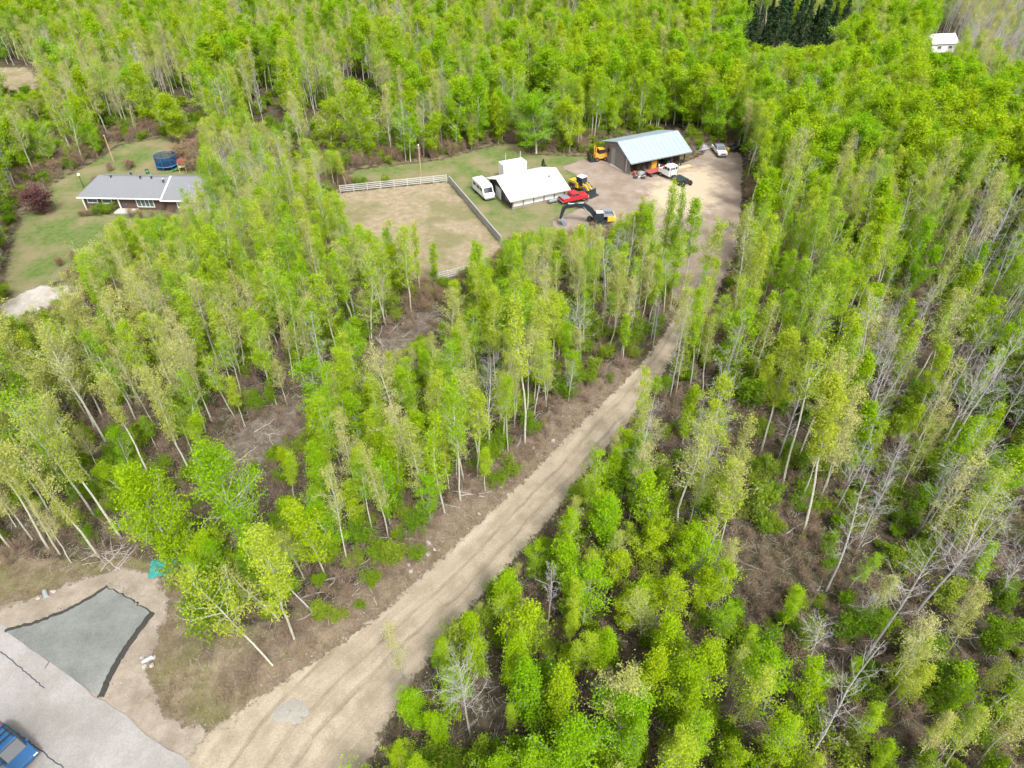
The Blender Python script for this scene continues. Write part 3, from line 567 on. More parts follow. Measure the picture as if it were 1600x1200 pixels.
# trees placed one by one: (kind, base pixel, top pixel row, own label, lean)
HERO = [
 ('golden', (1254, 836), 606, 'tall golden green aspen with long bare white trunk beside a brushy gap', (.0, -.10)),
 ('golden', (1222, 760), 556, 'yellow green aspen with two crown tiers behind the golden crowned one', (0, -.06)),
 ('golden', (1186, 716), 522, 'slim yellow green aspen with a high crown among bare grey trunks', (0, -.05)),
 ('golden', (1092, 782), 585, 'straight aspen with a lime crown and clean pale trunk near the track bend', (0, -.02)),
 ('big_poplar', (290, 893), 735, 'round lime green poplar overhanging the turquoise tarp', (0, 0)),
 ('big_poplar', (412, 885), 708, 'big vivid green poplar next to the round lime one', (0, 0)),
 ('poplar', (510, 905), 800, 'small bright green poplar with two stems on the earth bank', (0, 0)),
 ('yellow', (428, 1045), 905, 'leaning yellow leaved birch at the foot of the earth bank', (0, -.28)),
 ('budding', (448, 985), 885, 'crooked white birch bowing over the verge', (0, -.35)),
 ('bare', (494, 968), 858, 'leafless grey willow with a pale trunk at the top of the earth bank', (0, -.3)),
 ('big_poplar', (838, 240), 152, 'round bright green poplar behind the white roofed barn', (0, 0)),
 ('big_poplar', (566, 250), 126, 'tallest rounded green poplar behind the board fence', (0, 0)),
 ('big_poplar', (284, 224), 150, 'round green poplar beyond the trampoline', (0, 0)),
 ('big_poplar', (520, 240), 160, 'broad green poplar left of the tallest rounded one', (0, 0)),
 ('big_poplar', (75, 262), 195, 'bright green poplar behind the pale shrubs of the lawn', (0, 0)),
 ('bare', (1020, 545), 462, 'silvery dead tree at the edge of the dirt track', (0, 0)),
 ('bare', (1290, 925), 740, 'dead tree with pale drooping branches in the brushy gap', (.0, -.04)),
 ('bare', (1345, 1040), 830, 'broken silver snag leaning over green saplings', (.0, -.02)),
 ('bare', (1430, 960), 760, 'large silver dead tree with dense crooked branches', (.0, .1)),
 ('bare', (1262, 1185), 1000, 'dead tree with wide spreading silver limbs in low scrub', (.0, .02)),
 ('bare', (1120, 650), 490, 'dead grey tree with curled limbs beside the slim golden aspens', (0, 0)),
 ('bare', (735, 1150), 1010, 'small dead tree with tangled silver branches amid green poplars', (0, 0)),
 ('bare', (855, 985), 880, 'thin dead tree standing in the green poplar clump', (0, 0)),
 ('bare', (1540, 1110), 960, 'toppled looking silver snag with split trunk in low scrub', (0, .15)),
 ('bare', (1590, 760), 560, 'tall grey dead tree among leaning pale trunks', (0, .05)),
 ('bare', (1470, 720), 500, 'dead tree with a bleached fan of twigs above dark scrub', (0, .05)),
 ('budding', (632, 1062), 975, 'sparse lime sapling tree standing over the dirt track', (0, -.05)),
 ('aspen', (985, 720), 575, 'lime aspen at the track edge opposite the logs', (0, 0)),
 ('aspen', (915, 820), 700, 'thin pale aspen standing where the track meets the bushy clump', (0, 0)),
 ('aspen', (720, 790), 610, 'crooked slender aspen at the top of the earth bank', (0, -.05)),
 ('aspen', (820, 700), 480, 'straight white stemmed aspen at the edge of the track bank', (0, 0)),
 ('budding', (645, 735), 560, 'leaning pale aspen with a bent trunk above the bank', (0, -.1)),
 ('birch', (190, 842), 650, 'white birch with twin pale trunks beside the heap of branches', (0, 0)),
 ('birch', (155, 870), 690, 'leaning birch at the grassy verge', (0, -.06)),
 ('birch', (300, 748), 590, 'birch with a straight white trunk and twiggy olive crown', (0, 0)),
 ('birch', (238, 750), 600, 'birch with a bent white trunk and thin crown', (0, 0)),
]
BIGW = {(838, 240): 1.45, (566, 250): 1.15, (284, 224): 1.45, (520, 240): 1.3, (75, 262): 1.2, (290, 893): .82, (412, 885): .8}
CATN = dict(aspen=('aspen_tree', 'aspen'), budding=('budding_aspen', 'aspen'), bare=('bare_tree', 'dead tree'), poplar=('poplar_tree', 'poplar'), big_poplar=('poplar_tree', 'poplar'), birch=('birch_tree', 'birch'), golden=('golden_aspen', 'aspen'), yellow=('leaning_birch', 'birch'), sapling=('sapling', 'sapling'), spruce=('spruce_tree', 'spruce'))
LOOK = dict(aspen='slender lime aspen with pale trunk', budding='thin olive aspen with opening leaves', bare='leafless grey tree', poplar='bushy vivid green poplar', birch='white trunked birch with olive top', sapling='low dark green sapling', spruce='dark green pointed spruce')
def put_tree(kind, x, y, z, h, label, group=None, rz=None, wide=1.0, lean=(0, 0), pi=None):
    pl = PROTO[kind]; tr, cr, ph = pl[pi if pi is not None else random.randrange(len(pl))]; s_ = h/ph
    o = bpy.data.objects.new(CATN[kind][0], None); COL.objects.link(o); o.location = (x, y, z); tag(o, label, CATN[kind][1], group)
    rz = random.uniform(0, 6.283) if rz is None else rz
    M = Matrix.Rotation(lean[0], 4, 'X') @ Matrix.Rotation(lean[1], 4, 'Y') @ Matrix.Rotation(rz, 4, 'Z'); o.rotation_euler = M.to_euler()
    sx = (s_**.75)*wide*(random.uniform(.82, 1.3) if group else 1.0); o.scale = (sx, sx, s_)
    t = bpy.data.objects.new('trunk', tr); COL.objects.link(t); t.parent = o
    c = bpy.data.objects.new('crown', cr); COL.objects.link(c); c.parent = o
    return o
def height_for(px, topv, z=0.0):
    b = G(px[0], px[1], z); lo, hi = 0, 40
    for _ in range(40):
        m = (lo+hi)/2
        if proj(b+np.array([0, 0, m]))[1] > topv: lo = m
        else: hi = m
    return b, m
for k, (kind, px, tv, lab, ln) in enumerate(HERO):
    b, h = height_for(px, tv); z = hz(b[0], b[1]); put_tree(kind, b[0], b[1], z, h, lab, None, wide=1.1 if kind == 'poplar' and h > 8 else (.72 if kind == 'yellow' else (BIGW.get(px, 1.0) if kind == 'big_poplar' else 1.0)), lean=ln, pi=k % len(PROTO[kind]))
for u_, v_, tv in ((575, 440, 352), (600, 452, 362), (622, 458, 345), (640, 466, 352), (657, 470, 350), (560, 430, 348), (1060, 545, 430), (1082, 520, 415), (1104, 500, 408), (1048, 575, 452), (980, 440, 335), (1010, 452, 318), (1040, 455, 300), (1065, 462, 312), (1088, 470, 345), (955, 420, 330), (1028, 430, 290), (305, 374, 300), (322, 362, 284), (340, 354, 270), (360, 352, 262), (330, 382, 302), (312, 356, 292)):
    b, h = height_for((u_, v_), tv); TREES.append((('aspen', 'budding', 'aspen')[u_ % 3], b[0], b[1], hz(b[0], b[1]), h, 'middle', 'between cleared strip and dirt track'))
hb = np.array([G(*hh[1])[:2] for hh in HERO])
TREES = [t for t in TREES if np.min(np.hypot(hb[:, 0]-t[1], hb[:, 1]-t[2])) > 1.6]
# the 300 of each kind that show largest are trees of their own; the rest of the wood is one mass per kind
def stuff_field(name, label, protos, pts):
    """pts: x, y, z, index, rz, scale_xy, scale_z"""
    pc = bpy.data.collections.new(name+'_forms')
    for i, me in enumerate(protos): pc.objects.link(bpy.data.objects.new('%s_form_%02d' % (name, i), me))
    me = bpy.data.meshes.new(name); me.from_pydata([p[:3] for p in pts], [], [])
    A = np.array(pts, np.float32)
    t = me.attributes.new('idx', 'INT', 'POINT'); t.data.foreach_set('value', A[:, 3].astype(np.int32))
    attr(me, 'rot', np.stack([0*A[:, 4], 0*A[:, 4], A[:, 4]], 1), 'FLOAT_VECTOR'); attr(me, 'scl', np.stack([A[:, 5], A[:, 5], A[:, 6]], 1), 'FLOAT_VECTOR')
    o = bpy.data.objects.new(name, me); COL.objects.link(o); o['kind'] = 'stuff'; o['label'] = label; o['category'] = 'woodland' if 'wood' in name else ('grass' if 'grass' in name else ('stones' if 'stones' in name else ('asphalt crumbs' if 'crumbs' in name else 'undergrowth')))
    g = bpy.data.node_groups.new(name+'_nodes', 'GeometryNodeTree'); g.interface.new_socket('Geometry', in_out='INPUT', socket_type='NodeSocketGeometry'); g.interface.new_socket('Geometry', in_out='OUTPUT', socket_type='NodeSocketGeometry')
    gi = g.nodes.new('NodeGroupInput'); go = g.nodes.new('NodeGroupOutput'); ip = g.nodes.new('GeometryNodeInstanceOnPoints'); ci = g.nodes.new('GeometryNodeCollectionInfo')
    ci.inputs['Collection'].default_value = pc; ci.inputs['Separate Children'].default_value = True; ci.inputs['Reset Children'].default_value = True
    def na(nm, ty):
        q = g.nodes.new('GeometryNodeInputNamedAttribute'); q.data_type = ty; q.inputs['Name'].default_value = nm
        return [s_ for s_ in q.outputs if s_.enabled and s_.name == 'Attribute'][0]
    L = g.links.new; L(gi.outputs[0], ip.inputs['Points']); L(ci.outputs[0], ip.inputs['Instance']); ip.inputs['Pick Instance'].default_value = True
    L(na('idx', 'INT'), ip.inputs['Instance Index']); L(na('rot', 'FLOAT_VECTOR'), ip.inputs['Rotation']); L(na('scl', 'FLOAT_VECTOR'), ip.inputs['Scale']); L(ip.outputs[0], go.inputs[0])
    md = o.modifiers.new('field', 'NODES'); md.node_group = g; return o
ALLT = list(TREES)
SHORT = dict(across='in the tangled wood ', bottom='in the bushy clump ', middle='between strip and track ', lawnwood='between lawn and strip ', birchwood='in the birch stand ', corner='in the apron thicket ', behindshed='behind the sheds ', behindhouse='behind the house ', hedgewood='between house and paddock ', far='in the distant wood ', eastedge='past the brushy gap ')
NEXT = dict(aspen='beside a lime aspen', budding='beside an olive aspen', bare='beside a leafless tree', poplar='beside a bushy poplar', birch='beside a white birch', sapling='beside a low sapling')
by = {}
for t in TREES: by.setdefault(t[0], []).append(t)
def inview(t):
    u, v, d = proj(np.array([[t[1], t[2], t[3]], [t[1], t[2], t[3]+t[4]]])); return bool(((u > -5) & (u < 1605) & (v > -5) & (v < 1205)).any())
for kind, L in by.items():
    def size(t):
        d = t[2]*math.cos(PITCH)+(HCAM-t[4]/2)*math.sin(PITCH); return t[4]/d if inview(t) else 0
    L.sort(key=size, reverse=True)
    for t in L[:300]:
        q = (np.array([t[1]]), np.array([t[2]])); where = t[6]
        if sdpoly(*q, TRACK)[0] > -3.2: where = 'at the edge of the dirt track'
        elif sdpoly(*q, STRIP)[0] > -2.2: where = 'edging the grey cleared strip'
        elif sdpoly(*q, YARD)[0] > -4: where = 'at the edge of the machine yard'
        elif sdpoly(*q, PADDOCK)[0] > -4: where = 'at the edge of the paddock'
        elif sdpoly(*q, LAWN)[0] > -4: where = 'at the edge of the house lawn'
        else:
            near = [(math.hypot(t[1]-p[1], t[2]-p[2]), p[0]) for p in ALLT if p[0] != kind and abs(p[1]-t[1]) < 3.2 and abs(p[2]-t[2]) < 3.2]
            if near and min(near)[0] < 3.2 and t[5] in SHORT: where = SHORT[t[5]]+NEXT[min(near)[1]]
        sz = 'tall ' if t[4] > 12.5 else ('short ' if t[4] < 6.5 else '')
        put_tree(t[0], t[1], t[2], t[3]-.02, t[4], sz+LOOK[kind]+' '+where, '%s%s trees %s' % (sz, CATN[kind][1], where), wide=1.35 if kind == 'poplar' and t[2] > 115 else 1.0)
    rest = L[300:]
    if not rest: continue
    js = [joined('%s_whole' % kind, p[0], p[1]) for p in PROTO[kind]]; r = random.Random(4)
    stuff_field('far_%s_wood' % kind, 'distant mass of %s trees closing the view' % {'aspen': 'lime green aspen', 'budding': 'pale olive budding aspen', 'bare': 'leafless grey', 'poplar': 'rounded bright green poplar', 'birch': 'white trunked birch', 'sapling': 'low dark green sapling'}[kind],
        js, [(t[1], t[2], t[3]-.02, r.randrange(len(js)), r.uniform(0, 6.28), ((t[4]/PROTO[kind][0][2])**.75)*(r.uniform(1.1, 1.75) if kind == 'poplar' else r.uniform(.95, 1.5)), t[4]/PROTO[kind][0][2]) for t in rest])
print('trees', {k: len(v) for k, v in by.items()})

# ------------------------------------------------------------------ shared materials for things
WHITE = surf('white_paint', (.76, .76, .74), .45, var=.05, dirt=(.55, .52, .46))
WHITE_METAL = surf('white_metal_roof', (.66, .67, .68), .4, var=.04, scale=1.2)
ROOF_BLUE = surf('pale_metal_roof', (.27, .335, .38), .45, var=.08, scale=.7, spec=.5)
SHINGLE = surf('grey_shingle', (.17, .18, .195), .9, var=.25, scale=5, bumpd=.02)
BRICK = surf('brown_brick', (.095, .062, .050), .9, var=.25, scale=6)
DARKWOOD = surf('dark_board', (.075, .058, .055), .85, var=.3, scale=3)
GREYWOOD = surf('weathered_board', (.24, .205, .19), .9, var=.25, scale=3)
FENCEW = surf('fence_white', (.42, .42, .40), .7, var=.15, scale=4, dirt=(.36, .34, .3))
FENCEG = surf('fence_grey', (.31, .31, .305), .85, var=.25, scale=4)
POLEW = surf('pole_wood', (.34, .25, .16), .85, var=.2, scale=3)
GLASS = surf('dark_glass', (.03, .04, .05), .12, var=.2, spec=.8)
GLASSB = surf('sky_glass', (.10, .14, .17), .15, var=.3, spec=.8)
RUBBER = surf('tyre_rubber', (.03, .03, .032), .85, var=.3)
RIM = surf('steel_rim', (.42, .42, .42), .4, .3, var=.1)
YEL = surf('machine_yellow', (.66, .43, .025), .45, var=.1, dirt=(.4, .26, .08))
ORANGE = surf('loader_orange', (.66, .32, .04), .5, var=.12, dirt=(.35, .22, .1))
BLACKM = surf('machine_black', (.022, .028, .034), .5, var=.25)
STEELG = surf('machine_grey', (.19, .21, .23), .5, var=.2)
RED = surf('red_paint', (.50, .02, .03), .35, var=.1)
BLUE = surf('blue_paint', (.025, .10, .24), .3, var=.1)
BLUEP = surf('blue_pad', (.02, .12, .32), .6, var=.15)
TEAL = surf('teal_tarp', (.03, .25, .22), .5, var=.25, scale=5)
GREENP = surf('green_plastic', (.03, .22, .08), .5, var=.1)
TAN = surf('new_lumber', (.55, .42, .24), .8, var=.15)
RUST = surf('rusty_red', (.32, .07, .05), .8, var=.3, dirt=(.2, .1, .06))
CONC = surf('concrete', (.46, .43, .40), .9, var=.12, scale=2, bumpd=.01)
GALV = surf('galvanised', (.40, .43, .45), .45, .4, var=.12)
ROCK = surf('field_stone', (.34, .31, .28), .95, var=.25, scale=2, bumpd=.03)
TAILR = surf('tail_lamp', (.35, .01, .01), .3)
LAMP = surf('lamp_glass', (.75, .74, .68), .2)
PURPT = surf('faded_tarp', (.28, .27, .32), .7, var=.2, scale=2)
HEAPM = surf('grey_gravel', (.26, .25, .222), .95, var=.3, scale=7, bumpd=.03)
def gpos(u, v): p = G(u, v); return (p[0], p[1], hz(p[0], p[1]))
R_ = math.radians
def wheel(par, x, y, r, wd, rimm=RIM, z=None, n=18):
    t = MB().lathe([(r*.6, -wd/2), (r*.93, -wd/2), (r, -wd*.36), (r, wd*.36), (r*.93, wd/2), (r*.6, wd/2)], n, 'Y').build('wheel', RUBBER, par, True); t.location = (x, y, r if z is None else z)
    MB().lathe([(r*.12, -wd*.52), (r*.58, -wd*.44), (r*.6, -wd*.3), (r*.6, wd*.3), (r*.58, wd*.44), (r*.12, wd*.52)], 14, 'Y').build('rim', rimm, t, True); return t

# ------------------------------------------------------------------ buildings
def gable_roof(par, name, x0, x1, y0, yr, y1, ze, zr, ze2, th, mat, fascia=None, hip=0.0):
    b = MB()
    def slab(a_, b_, c_, d_): b.add([a_, b_, c_, d_]+[(p[0], p[1], p[2]-th) for p in (a_, b_, c_, d_)], [(0, 1, 2, 3), (7, 6, 5, 4)]+[(i, i+4, (i+1) % 4+4, (i+1) % 4) for i in range(4)])
    slab((x0, y0, ze), (x1, y0, ze), (x1, yr, zr), (x0+hip, yr, zr)); slab((x1, y1, ze2), (x0, y1, ze2), (x0+hip, yr+.001, zr), (x1, yr+.001, zr))
    if hip: b.add([(x0, y0, ze), (x0+hip, yr, zr), (x0, y1, ze2)], [(0, 1, 2)])
    o = b.build(name, mat, par)
    if fascia:
        MB().box(((x0+x1)/2, y0-.015, ze-th/2-.02), (x1-x0, .03, th+.10)).build('fascia', fascia, o)
    return o
def window(par, x, z, wd, ht, y, n=1, frame=WHITE, glass=GLASSB):
    b = MB(); f_ = .11
    for dx, dz, sx, sz in ((0, ht/2, wd+f_*2, f_), (0, -ht/2, wd+f_*2, f_), (-wd/2-f_/2, 0, f_, ht-f_), (wd/2+f_/2, 0, f_, ht-f_)): b.box((x+dx, y-.05, z+dz), (sx, .1, sz))
    for k in range(1, n): b.box((x-wd/2+wd*k/n, y-.045, z), (.08, .08, ht-f_))
    o = b.build('window', frame, par)
    for k in range(n): MB().box((x-wd/2+wd*(k+.5)/n, y-.02, z), (wd/n-.06, .03, ht-f_)).build('pane', glass, o)
    return o
def pent(prof, x0, x1):            # gable-ended wall block: profile in YZ extruded along X
    b = MB(); n = len(prof); b.add([(x0, p[0], p[1]) for p in prof]+[(x1, p[0], p[1]) for p in prof], [tuple(range(n)), tuple(range(n, 2*n))[::-1]]+[(i, i+n, (i+1) % n+n, (i+1) % n) for i in range(n)]); return b

h = thing('bungalow', 'long brown brick bungalow with grey shingle roof on a lawn', 'house', gpos(137, 326), R_(-2.5))
pent([(0, -.2), (9, -.2), (9, 2.45), (4.5, 4.0), (0, 2.45)], 0, 15.2).build('wall', BRICK, h)
rf = gable_roof(h, 'roof', -.7, 15.3, -.75, 4.5, 9.6, 2.46, 4.35, 2.46, .14, SHINGLE, WHITE, 2.0)
MB().box((8.8, 4.5, 4.38), (12.9, .28, .05)).build('ridge_cap', SHINGLE, rf)
for x_, y_, z_ in ((6.4, 6, 4.3), (9.2, 3.9, 4.55), (11.2, 3.9, 4.5), (3.8, 4.0, 4.5)): MB().lathe([(.14, -.5), (.14, .1), (.22, .12), (.2, .22)], 10, c=(x_, y_, z_)).build('roof_vent', STEELG, rf, True)
window(h, 1.5, 1.55, 1.7, .75, 0); window(h, 4.1, 1.5, 1.6, .75, 0); window(h, 10.9, 1.3, 2.9, 1.45, 0, 4)
d_ = MB().box((7.1, -.03, 1.0), (1.0, .08, 2.1)).build('door', DARKWOOD, h); MB().box((7.45, -.10, 1.0), (.06, .06, .16)).build('door_handle', RIM, d_)
MB().box((6.4, -.35, 1.15), (.16, .16, 2.6)).build('porch_post', WHITE, h); MB().box((7.4, -1.0, .12), (3.2, 1.7, .3)).build('porch_step', CONC, h)
MB().box((.12, -.5, 1.1), (.16, .16, 2.7)).build('porch_post', WHITE, h)
b = MB()
for k in range(4): b.box((8.6+k*.55, -1.75, .62), (.06, .06, .75))
b.box((9.4, -1.75, .98), (2.0, .07, .07)); b.build('porch_rail', TAN, h)
w_ = pent([(-1.0, -.2), (8.4, -.2), (8.4, 2.7), (3.9, 4.25), (-1.0, 2.7)], 15.25, 27).build('garage_wing', BRICK, h)
rf2 = gable_roof(h, 'wing_roof', 14.75, 27.5, -1.7, 3.9, 9.0, 2.62, 4.62, 2.7, .14, SHINGLE, WHITE)
b = MB(); b.add([(14.68, -1.75, 2.66), (14.68, 3.9, 4.68), (14.95, 3.9, 4.70), (14.95, -1.75, 2.68), (14.68, -1.75, 2.38), (14.68, 3.9, 4.4), (14.95, 3.9, 4.42), (14.95, -1.75, 2.4)], [(0, 1, 2, 3), (4, 7, 6, 5), (0, 4, 5, 1), (1, 5, 6, 2), (2, 6, 7, 3), (3, 7, 4, 0)]); b.build('rake_board', WHITE, rf2)
window(h, 18, 1.5, 1.5, .9, -1.0); MB().box((22.8, -1.03, 1.1), (4.6, .06, 2.1)).build('garage_door', WHITE, h)
MB().lathe([(.16, -.6), (.16, .3), (.26, .33), (.22, .5)], 10, c=(13.7, 3.0, 4.1)).build('chimney_flue', GALV, rf, True)

BA = R_(26); bp = gpos(800, 327)
bn = thing('barn', 'low barn with a white metal roof beside the paddock fence', 'barn', bp, BA)
pent([(0.05, -.1), (9.6, -.1), (9.6, 1.95), (4.9, 3.55), (0.05, 1.95)], 0.05, 10.6).build('wall', DARKWOOD, bn)
MB().box((5.3, -.03, .2), (10.7, .12, .42)).build('base_board', GREYWOOD, bn)
for k in range(5): MB().box((1.15+k*2.09, -.02, 1.16), (1.86, .10, 1.42)).build('panel', WHITE, bn)
for k in range(6): MB().box((.1+k*2.09, -.06, 1.0), (.2, .2, 1.95)).build('post', GREYWOOD, bn)
MB().box((-.03, 5.6, .95), (.12, 2.2, 1.95)).build('door', WHITE, bn); MB().box((-.03, 2.0, 1.3), (.08, 1.3, .8)).build('shutter', GREYWOOD, bn)
rf = gable_roof(bn, 'roof', -.75, 11.4, -.85, 4.9, 10.3, 1.92, 3.85, 2.05, .10, WHITE_METAL, FENCEW)
for k in range(13): 
    x_ = -.5+k*.98; b = MB(); b.add([(x_, -.86, 1.925), (x_+.07, -.86, 1.925), (x_+.07, 4.85, 3.838), (x_, 4.85, 3.838), (x_, -.86, 1.965), (x_+.07, -.86, 1.965), (x_+.07, 4.85, 3.878), (x_, 4.85, 3.878)], [(0, 1, 2, 3), (4, 7, 6, 5), (0, 4, 5, 1), (1, 5, 6, 2), (2, 6, 7, 3), (3, 7, 4, 0)]); b.build('roof_rib', WHITE_METAL, rf)
MB().box((9.0, 3.0, 3.35), (.45, .3, .3)).build('roof_vent', STEELG, rf)

sp = gpos(985, 272)
sh = thing('open_shed', 'open fronted machine shed with a pale blue metal roof', 'shed', sp, BA)
pent([(-.0, -.1), (.2, -.1), (9.2, -.1), (9.2, 3.4), (4.2, 4.85), (0, 2.55)], -.4, -.22).build('gable_wall', GREYWOOD, sh)
pent([(1.5, -.1), (9.2, -.1), (9.2, 3.4), (4.2, 4.85), (1.5, 3.3)], 12.7, 12.88).build('gable_wall', GREYWOOD, sh)
MB().box((6.25, 9.2, 1.6), (13.2, .16, 3.4)).build('back_wall', GREYWOOD, sh)
d_ = MB().box((-.46, 5.7, 1.6), (.10, 1.3, 3.3)).build('door', GALV, sh); MB().box((-.46, 3.2, 1.5), (.08, 3.0, 3.0)).build('sliding_door', GREYWOOD, sh)
MB().box((-.45, 7.6, 2.2), (.08, .8, 1.9)).build('window', GLASS, sh); MB().box((-.45, 1.0, 1.4), (.08, .4, 2.6)).build('wall_post', FENCEW, sh)
for k in range(5): MB().box((-.25+k*3.25, .0, 1.25), (.2, .2, 2.7)).build('post', DARKWOOD, sh)
MB().box((6.25, .0, 2.55), (13.4, .15, .3)).build('beam', DARKWOOD, sh)
rf = gable_roof(sh, 'roof', -1.0, 13.5, -1.2, 4.1, 10.0, 2.62, 5.15, 3.45, .10, ROOF_BLUE, STEELG)
for k in range(15):
    x_ = -.9+k*1.0; b = MB(); b.add([(x_, -1.21, 2.625), (x_+.06, -1.21, 2.625), (x_+.06, 4.05, 5.13), (x_, 4.05, 5.13), (x_, -1.21, 2.66), (x_+.06, -1.21, 2.66), (x_+.06, 4.05, 5.165), (x_, 4.05, 5.165)], [(0, 1, 2, 3), (4, 7, 6, 5), (0, 4, 5, 1), (1, 5, 6, 2), (2, 6, 7, 3), (3, 7, 4, 0)]); b.build('roof_rib', ROOF_BLUE, rf)
pad = np.array([G(952, 257)[:2], G(968, 252)[:2], G(985, 266)[:2], G(972, 268)[:2]]); tag(poly_slab('concrete_pad', pad, -.05, .06, CONC), 'pale concrete pad at the door of the open shed', None)

# small white building far off among grey trees
wb = thing('white_cottage', 'small white building far off among grey bare trees', 'building', gpos(1472, 82), R_(8))
pent([(0, -.1), (6, -.1), (6, 2.6), (3, 4.2), (0, 2.6)], -4, 4).build('wall', WHITE, wb); gable_roof(wb, 'roof', -4.4, 4.4, -.4, 3, 6.4, 2.5, 4.5, 2.5, .12, WHITE_METAL); window(wb, -1.5, 1.4, 1.2, .9, 0); window(wb, 2, 1.4, 1.2, .9, 0)

# white box trailer behind the barn
a_ = G(800, 327); ca, sa = math.cos(BA), math.sin(BA)
def barn_xy(x, y): return (a_[0]+x*ca-y*sa, a_[1]+x*sa+y*ca)
bx = barn_xy(6.1, 12.2); t = thing('box_trailer', 'plain white box trailer parked behind the low barn', 'trailer', (bx[0], bx[1], 0), BA)
MB().box((0, 0, 2.0), (4.9, 2.3, 2.7)).build('box', WHITE, t, bevel=.05); MB().box((0, 0, .6), (4.7, 1.6, .16)).build('chassis', BLACKM, t)
for y_ in (-1.0, 1.0):
    for x_ in (-.5, .5): wheel(t, x_, y_, .38, .24)
MB().box((2.47, 0, 1.95), (.05, 2.0, 2.3)).build('rear_door', FENCEW, t); MB().bar([(-2.4, 0, .6), (-3.8, 0, .5)], .14, [.14, .12]).build('drawbar', BLACKM, t)

# ------------------------------------------------------------------ vehicles and machines
def camper(loc, rz):
    t = thing('camper_van', 'white camper van parked on the grass beside the low barn', 'van', loc, rz)
    MB().prism([(-2.9, .55), (2.0, .55), (2.75, .6), (2.8, 1.15), (2.2, 1.3), (1.75, 2.25), (1.2, 2.55), (-2.75, 2.55), (-2.95, 2.3)], -1.05, 1.05, .06).build('body', WHITE, t)
    MB().add([(2.22, -.85, 1.36), (2.22, .85, 1.36), (1.85, .8, 2.18), (1.85, -.8, 2.18), (2.1, -.85, 1.33), (2.1, .85, 1.33), (1.7, .8, 2.15), (1.7, -.8, 2.15)], [(0, 1, 2, 3), (4, 7, 6, 5), (0, 4, 5, 1), (1, 5, 6, 2), (2, 6, 7, 3), (3, 7, 4, 0)]).build('windshield', GLASS, t)
    for sy in (-1, 1):
        for x_, l_ in ((1.2, .8), (-.1, 1.3), (-1.8, 1.2)): MB().box((x_, sy*1.05, 1.78), (l_, .03, .55)).build('side_window', GLASS, t)
        wheel(t, 1.75, sy*.88, .36, .24); wheel(t, -1.7, sy*.88, .36, .24)
        MB().box((-2.94, sy*.85, 1.0), (.06, .18, .35)).build('tail_light', TAILR, t); MB().box((2.8, sy*.75, .95), (.06, .28, .2)).build('headlight', LAMP, t)
    MB().box((-2.95, 0, 1.75), (.05, 1.4, .6)).build('rear_window', GLASS, t); MB().box((-3.0, 0, .55), (.14, 2.0, .2)).build('bumper', STEELG, t); MB().box((2.85, 0, .55), (.14, 2.0, .2)).build('bumper', STEELG, t)
    MB().box((-.6, 0, 2.62), (1.0, .9, .16)).build('roof_hatch', FENCEW, t); return t
p = gpos(756, 305); camper(p, R_(116+180))
def pickup(loc, rz, label, paint, bedm, roofm=None, L=5.3):
    t = thing('pickup_truck', label, 'pickup', loc, rz); h_ = L/2
    MB().prism([(-h_, .5), (h_-.1, .5), (h_, .62), (h_-.04, 1.0), (h_-.5, 1.12), (.95, 1.18), (-h_, 1.12)], -.95, .95, .05).build('body', paint, t)
    MB().prism([(1.15, 1.15), (.45, 1.78), (-.75, 1.8), (-.95, 1.15)], -.86, .86, .06).build('cab', roofm or paint, t)
    for sy in (-1, 1):
        MB().prism([(.92, 1.22), (.42, 1.68), (-.1, 1.7), (-.1, 1.22)], sy*.84, sy*.885).build('side_window', GLASS, t); MB().prism([(-.2, 1.22), (-.2, 1.7), (-.68, 1.7), (-.8, 1.22)], sy*.84, sy*.885).build('side_window', GLASS, t)
        wheel(t, h_-1.0, sy*.84, .39, .26); wheel(t, -h_+1.15, sy*.84, .39, .26)
        MB().box((h_-.02, sy*.72, .86), (.07, .32, .2)).build('headlight', LAMP, t); MB().box((-h_, sy*.84, .88), (.06, .16, .36)).build('tail_light', TAILR, t)
    MB().add([(1.17, -.74, 1.22), (1.17, .74, 1.22), (.55, .70, 1.76), (.55, -.70, 1.76), (1.0, -.74, 1.18), (1.0, .74, 1.18), (.45, .7, 1.72), (.45, -.7, 1.72)], [(0, 1, 2, 3), (4, 7, 6, 5), (0, 4, 5, 1), (1, 5, 6, 2), (2, 6, 7, 3), (3, 7, 4, 0)]).build('windshield', GLASS, t)
    MB().box((-.93, 0, 1.48), (.06, 1.3, .4), ry=-.3).build('rear_window', GLASS, t)
    MB().box(((-h_-.95)/2-.02, 0, 1.14), (h_-1.15, 1.6, .08)).build('bed', bedm, t)
    MB().box((h_+.02, 0, .55), (.16, 1.8, .22)).build('bumper', STEELG, t); MB().box((-h_-.04, 0, .58), (.16, 1.8, .2)).build('bumper', STEELG, t); MB().box((h_-.0, 0, .84), (.05, 1.0, .2)).build('grille', BLACKM, t); return t
p = gpos(896, 314); pickup(p, R_(26), 'red pickup with grey bed parked between barn and excavator', RED, STEELG)
p = gpos(1123, 240); pickup(p, R_(-86), 'white pickup parked nose out at the edge of the trees', WHITE, BLACKM, STEELG, 5.0)

